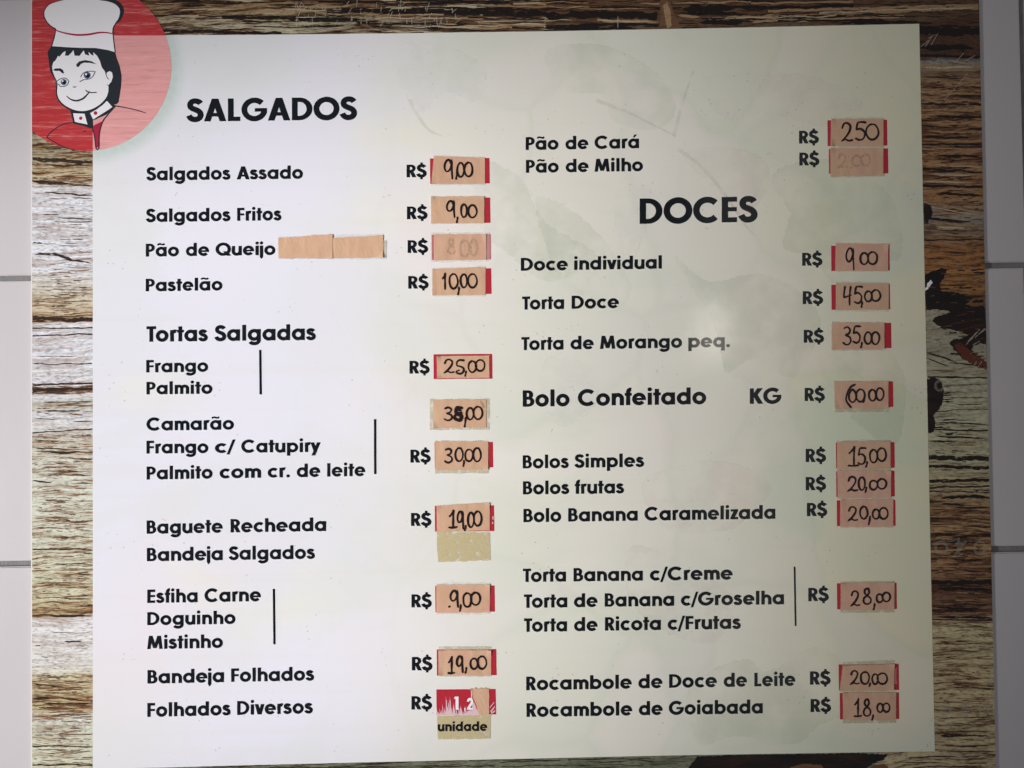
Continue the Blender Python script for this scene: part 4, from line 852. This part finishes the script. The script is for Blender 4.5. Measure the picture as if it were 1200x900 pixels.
GRP = 'handwritten paper price slips taped on the board'
SL = [
 # crop, paper quad (tl tr br bl), chars, label, mat, fringe (sides), faint
 (c1, ((231, 62), (513, 71), (513, 216), (217, 218)), [('9', 287, 84, 335, 188), (',', 352, 140, 368, 188), ('0', 359, 100, 397, 178), ('0', 399, 98, 445, 176)], 'beige paper slip with folded left edge, 9,00 by hand, beside Salgados Assado', 'b'),
 (c1, ((214, 287), (509, 285), (509, 434), (214, 436)), [('9', 300, 312, 347, 402), (',', 357, 398, 370, 430), ('0', 380, 330, 413, 402), ('0', 419, 334, 467, 404)], 'beige paper slip, 9,00 by hand, beside Salgados Fritos', 'b'),
 (c1, ((230, 496), (520, 494), (520, 637), (230, 641)), [('8', 305, 520, 350, 605), ('0', 375, 530, 425, 620), ('0', 432, 525, 470, 615)], 'beige paper slip with its price almost faded away beside Pão de Queijo', 'b', 'faint'),
 (c1, ((221, 688), (516, 678), (516, 833), (222, 833)), [('1', 276, 715, 302, 800), ('0', 315, 716, 362, 798), (',', 364, 784, 378, 830), ('0', 378, 718, 414, 792), ('0', 420, 716, 468, 792)], 'beige paper slip, 10,00 by hand, beside Pastelão', 'b'),
 (c2, ((293, 100), (637, 94), (639, 240), (295, 243)), [('2', 342, 120, 405, 208), ('G', 418, 124, 472, 214), (',', 478, 192, 494, 228), ('0', 500, 130, 552, 204), ('0', 548, 122, 607, 196)], 'beige paper slip framed in red, 25,00 by hand, beside Frango and Palmito', 'b'),
 (c2, ((268, 390), (578, 384), (618, 420), (618, 568), (268, 572)), [('3', 342, 436, 395, 520), ('x', 405, 437, 466, 522), (',', 474, 490, 492, 562), ('0', 488, 438, 534, 516), ('0', 534, 430, 592, 514)], 'beige paper slip with no red box, 35,00 blotted and overwritten, level with Camarão', 'b'),
 (c2, ((283, 662), (630, 660), (630, 846), (283, 848)), [('3', 345, 708, 395, 798), ('0', 414, 702, 464, 790), (',', 466, 780, 480, 822), ('0', 478, 712, 530, 790), ('0', 532, 702, 582, 792)], 'beige paper slip, 30,00 by hand, beside Palmito com cr. de leite', 'b'),
 (c3, ((312, 76), (683, 52), (683, 246), (313, 262)), [('I', 396, 110, 450, 232), ('9', 455, 116, 500, 238), (',', 506, 212, 524, 250), ('0', 530, 122, 572, 226), ('0', 572, 114, 625, 216)], 'beige paper slip tilted upwards, 19,00 by hand, beside Baguete Recheada', 'b'),
 (c3, ((309, 630), (684, 627), (684, 825), (309, 828)), [('9', 406, 672, 464, 786), (',', 474, 765, 488, 813), ('.', 394, 778, 408, 788), ('0', 497, 688, 555, 785), ('0', 552, 684, 616, 772)], 'beige paper slip, 9,00 by hand after a small dot, beside Esfiha Carne', 'b'),
 (c4, ((348, 140), (742, 140), (744, 328), (350, 330)), [('I', 420, 188, 466, 316), ('9', 483, 184, 532, 304), (',', 548, 266, 566, 310), ('0', 588, 200, 640, 280), ('0', 640, 184, 708, 280)], 'beige paper slip, 19,00 by hand, beside Bandeja Folhados', 'b'),
 (c4, ((588, 428), (728, 424), (728, 624), (655, 628), (620, 570)), [], 'torn blank remnant of a beige paper slip beside Folhados Diversos', 'b'),
 (d1, ((303, 112), (646, 108), (646, 292), (300, 290)), [('2', 370, 138, 440, 258), ('5', 460, 132, 530, 250), ('0', 530, 145, 612, 248)], 'pinkish paper slip, 250 by hand, beside Pão de Cará', 'p'),
 (d1, ((298, 303), (645, 303), (645, 484), (300, 490)), [('2', 350, 345, 405, 430), ('0', 440, 352, 498, 422), ('0', 500, 345, 556, 420), ('.', 425, 425, 436, 438)], 'pinkish paper slip with a faded violet price beside Pão de Milho', 'p', 'faint'),
 (d2, ((243, 62), (492, 66), (492, 194), (240, 194)), [('9', 290, 86, 330, 190), ('0', 359, 108, 395, 164), ('0', 395, 104, 440, 163)], 'pinkish paper slip, 9 00 by hand without comma, beside Doce individual', 'p'),
 (d2, ((244, 252), (495, 254), (495, 381), (243, 382)), [('4', 280, 272, 318, 358), ('5', 329, 270, 369, 350), (',', 364, 340, 376, 368), ('0', 380, 292, 414, 342), ('0', 412, 286, 454, 340)], 'pinkish paper slip, 45,00 by hand, beside Torta Doce', 'p'),
 (d2, ((223, 442), (474, 443), (474, 571), (223, 573)), [('3', 277, 464, 315, 548), ('5', 323, 460, 361, 540), (',', 362, 534, 374, 562), ('0', 379, 488, 412, 545), ('0', 412, 488, 450, 547)], 'pinkish paper slip, 35,00 by hand, beside Torta de Morango peq.', 'p'),
 (d2, ((236, 724), (493, 724), (493, 854), (238, 856)), [('6', 288, 740, 340, 846), ('0', 338, 762, 380, 822), (',', 374, 805, 384, 826), ('0', 400, 764, 433, 818), ('0', 434, 756, 470, 815)], 'pinkish paper slip, 60,00 by hand, beside Bolo Confeitado KG', 'p'),
 (d3, ((250, 74), (503, 71), (504, 203), (250, 206)), [('I', 300, 97, 350, 190), ('5', 347, 102, 386, 180), (',', 386, 165, 400, 192), ('0', 404, 110, 440, 172), ('0', 440, 102, 482, 165)], 'pinkish paper slip, 15,00 by hand, beside Bolos Simples', 'p'),
 (d3, ((250, 211), (506, 211), (506, 342), (252, 344)), [('2', 300, 240, 344, 308), ('0', 350, 242, 381, 304), (',', 382, 288, 396, 315), ('0', 403, 258, 440, 302), ('0', 440, 250, 484, 298)], 'pinkish paper slip, 20,00 by hand, beside Bolos frutas', 'p'),
 (d3, ((265, 349), (517, 347), (517, 480), (264, 482)), [('2', 302, 384, 345, 450), ('0', 358, 382, 393, 442), (',', 398, 425, 414, 468), ('0', 417, 396, 450, 442), ('0', 450, 388, 490, 442)], 'pinkish paper slip, 20,00 by hand, beside Bolo Banana Caramelizada', 'p'),
 (d3, ((267, 750), (522, 748), (522, 875), (267, 876)), [('2', 315, 788, 355, 858), ('8', 370, 775, 413, 850), (',', 422, 843, 436, 875), ('0', 436, 802, 466, 842), ('0', 465, 794, 502, 838)], 'pinkish paper slip, 28,00 by hand, beside the three Torta lines', 'p'),
 (d4, ((382, 226), (716, 212), (714, 386), (360, 386)), [('2', 430, 257, 484, 345), ('0', 495, 264, 552, 344), (',', 552, 336, 566, 358), ('0', 570, 278, 610, 345), ('0', 607, 272, 670, 344)], 'pinkish corner-cut slip, 20,00 by hand, beside Rocambole de Doce de Leite', 'p'),
 (d4, ((380, 400), (728, 400), (728, 580), (382, 582)), [('I', 452, 442, 498, 560), ('8', 510, 444, 564, 555), (',', 568, 543, 588, 580), ('0', 604, 472, 642, 530), ('0', 642, 470, 686, 528)], 'pinkish paper slip, 18,00 by hand, beside Rocambole de Goiabada', 'p'),
]
def fringe(parent, c, q, seed, dx=1.5, dt=1.6, db=1.8, mat=None, y_at=.00072, name='tape'):
    a = [c(*p) for p in q]; a = [a[0], a[1], a[-2], a[-1]] if len(a) == 4 else [a[0], (a[2][0], a[0][1]), a[-2], a[-1]]
    qq = [(a[0][0] - dx, a[0][1] - dt), (a[1][0] + dx, a[1][1] - dt), (a[2][0] + dx, a[2][1] + db), (a[3][0] - dx, a[3][1] + db)]
    me = slip_mesh(qq, mat or M['tape_clear'], seed, y_at - .0001, .00002, jag=.45, lift=.00002); me.name = name
    return link(name, me, parent)
for n_, row in enumerate(SL):
    c, q, chars, label, kind = row[:5]; faint = len(row) > 5
    root = bpy.data.objects.new('price_slip', None); COL.objects.link(root); root.empty_display_size = .02
    tag(root, label, 'price slip', GRP)
    cx_ = sum(p[0] for p in q) / len(q); cy_ = sum(p[1] for p in q) / len(q); X0, Z0 = P(*c(cx_, cy_)); root.location = (X0, -.0006, Z0)
    inv = Matrix.Translation((-X0, .0006, -Z0))
    mat = M['paper'] if kind == 'b' else M['paper_pink']
    if n_ == 10:
        me = slip_mesh([c(588, 428), c(728, 424), c(728, 625), c(655, 628)], mat, n_, .00062, .00012, jag=1.0, nx=12)
    elif n_ == 5:
        me = slip_mesh([c(268, 388), c(618, 384), c(618, 568), c(270, 572)], mat, n_, .00062, .00012)
    else:
        me = slip_mesh([c(*p) for p in q], mat, n_, .00062, .00012, jag=.3)
    kids = [link('paper', me, root)]
    if n_ != 10:
        kids.append(fringe(root, c, q, n_ + 40, dx=(.6 if n_ not in (2, 5) else 4), dt=[1.2, .5, 2.0][n_ % 3] if n_ not in (9, 21) else 4.5, db=[1.5, .8, 2.2][n_ % 3] if n_ not in (20, 16, 22, 6) else 4.0,
                           mat=M['tape'] if n_ in (5, 6, 9, 16, 20, 21, 22, 17) else M['tape_clear']))
    if chars:
        kids.append(handwriting(root, c, chars, n_ * 7 + 1, .00118, {c1: 2.5, c2: 2.4, c3: 2.6, c4: 2.6, d1: 2.4, d2: 2.4, d3: 2.4, d4: 2.3}[c] if not faint else 2.8, M['ghost'] if faint else None))
    if n_ == 5:
        kids.append(sheet('tape_curl', [[c(578, 386), c(598, 410), c(606, 440), c(592, 438), c(580, 410)]], M['fold'], 11.9, root, 'lifted corner of tape'))
    for o in kids: o.matrix_parent_inverse = inv

# blank paper strip beside Pão de Queijo
e = crop(320, 265, 8.571)
root = bpy.data.objects.new('paper_strip', None); COL.objects.link(root)
tag(root, 'long blank wrinkled beige paper strip right of Pão de Queijo', 'paper strip'); X0, Z0 = P(*e(600, 200)); root.location = (X0, -.0006, Z0)
inv = Matrix.Translation((-X0, .0006, -Z0))
kids = [link('paper', slip_mesh([e(*p) for p in ((1090, 145), (1140, 145), (1136, 326), (1090, 326))], M['tape'], 61, .00060, .00006, .3, 4, 4), root),
        link('paper', slip_mesh([e(*p) for p in ((585, 122), (1106, 92), (1106, 318), (585, 324))], M['paper'], 62, .00062, .00012, .6, 26), root),
        link('paper', slip_mesh([e(*p) for p in ((56, 122), (600, 80), (601, 326), (58, 322))], M['paper'], 63, .00100, .00012, .6, 26), root),
        fringe(root, e, ((56, 122), (1106, 90), (1106, 322), (58, 322)), 64, 1, 1.5, 1.5)]
for o in kids: o.matrix_parent_inverse = inv
# yellowed glue patches
def patch(name, c, q, label, cat, seed):
    me = slip_mesh([c(*p) for p in q], M['glue'], seed, .00060, .00005, .7, 20, 8, .00006)
    return tag(link(name, me), label, cat)
patch('glue_patch', c3, ((310, 262), (684, 262), (688, 458), (318, 472)), 'yellowed rectangle of old tape glue beside Bandeja Salgados', 'glue patch', 71)
gp = patch('glue_patch', c4, ((335, 634), (740, 630), (738, 806), (340, 812)), 'yellowed tape patch printed over with unidade below the torn red box', 'glue patch', 72)
vs, fs = [], []
word('unidade', 513.2, 570.9, lambda x: 856.6 - (x - 513) * .008, 10.9, vs, fs)
o = sheet('lettering', None, M['black'], 8.6, gp, 'black printed word unidade', (vs, fs))
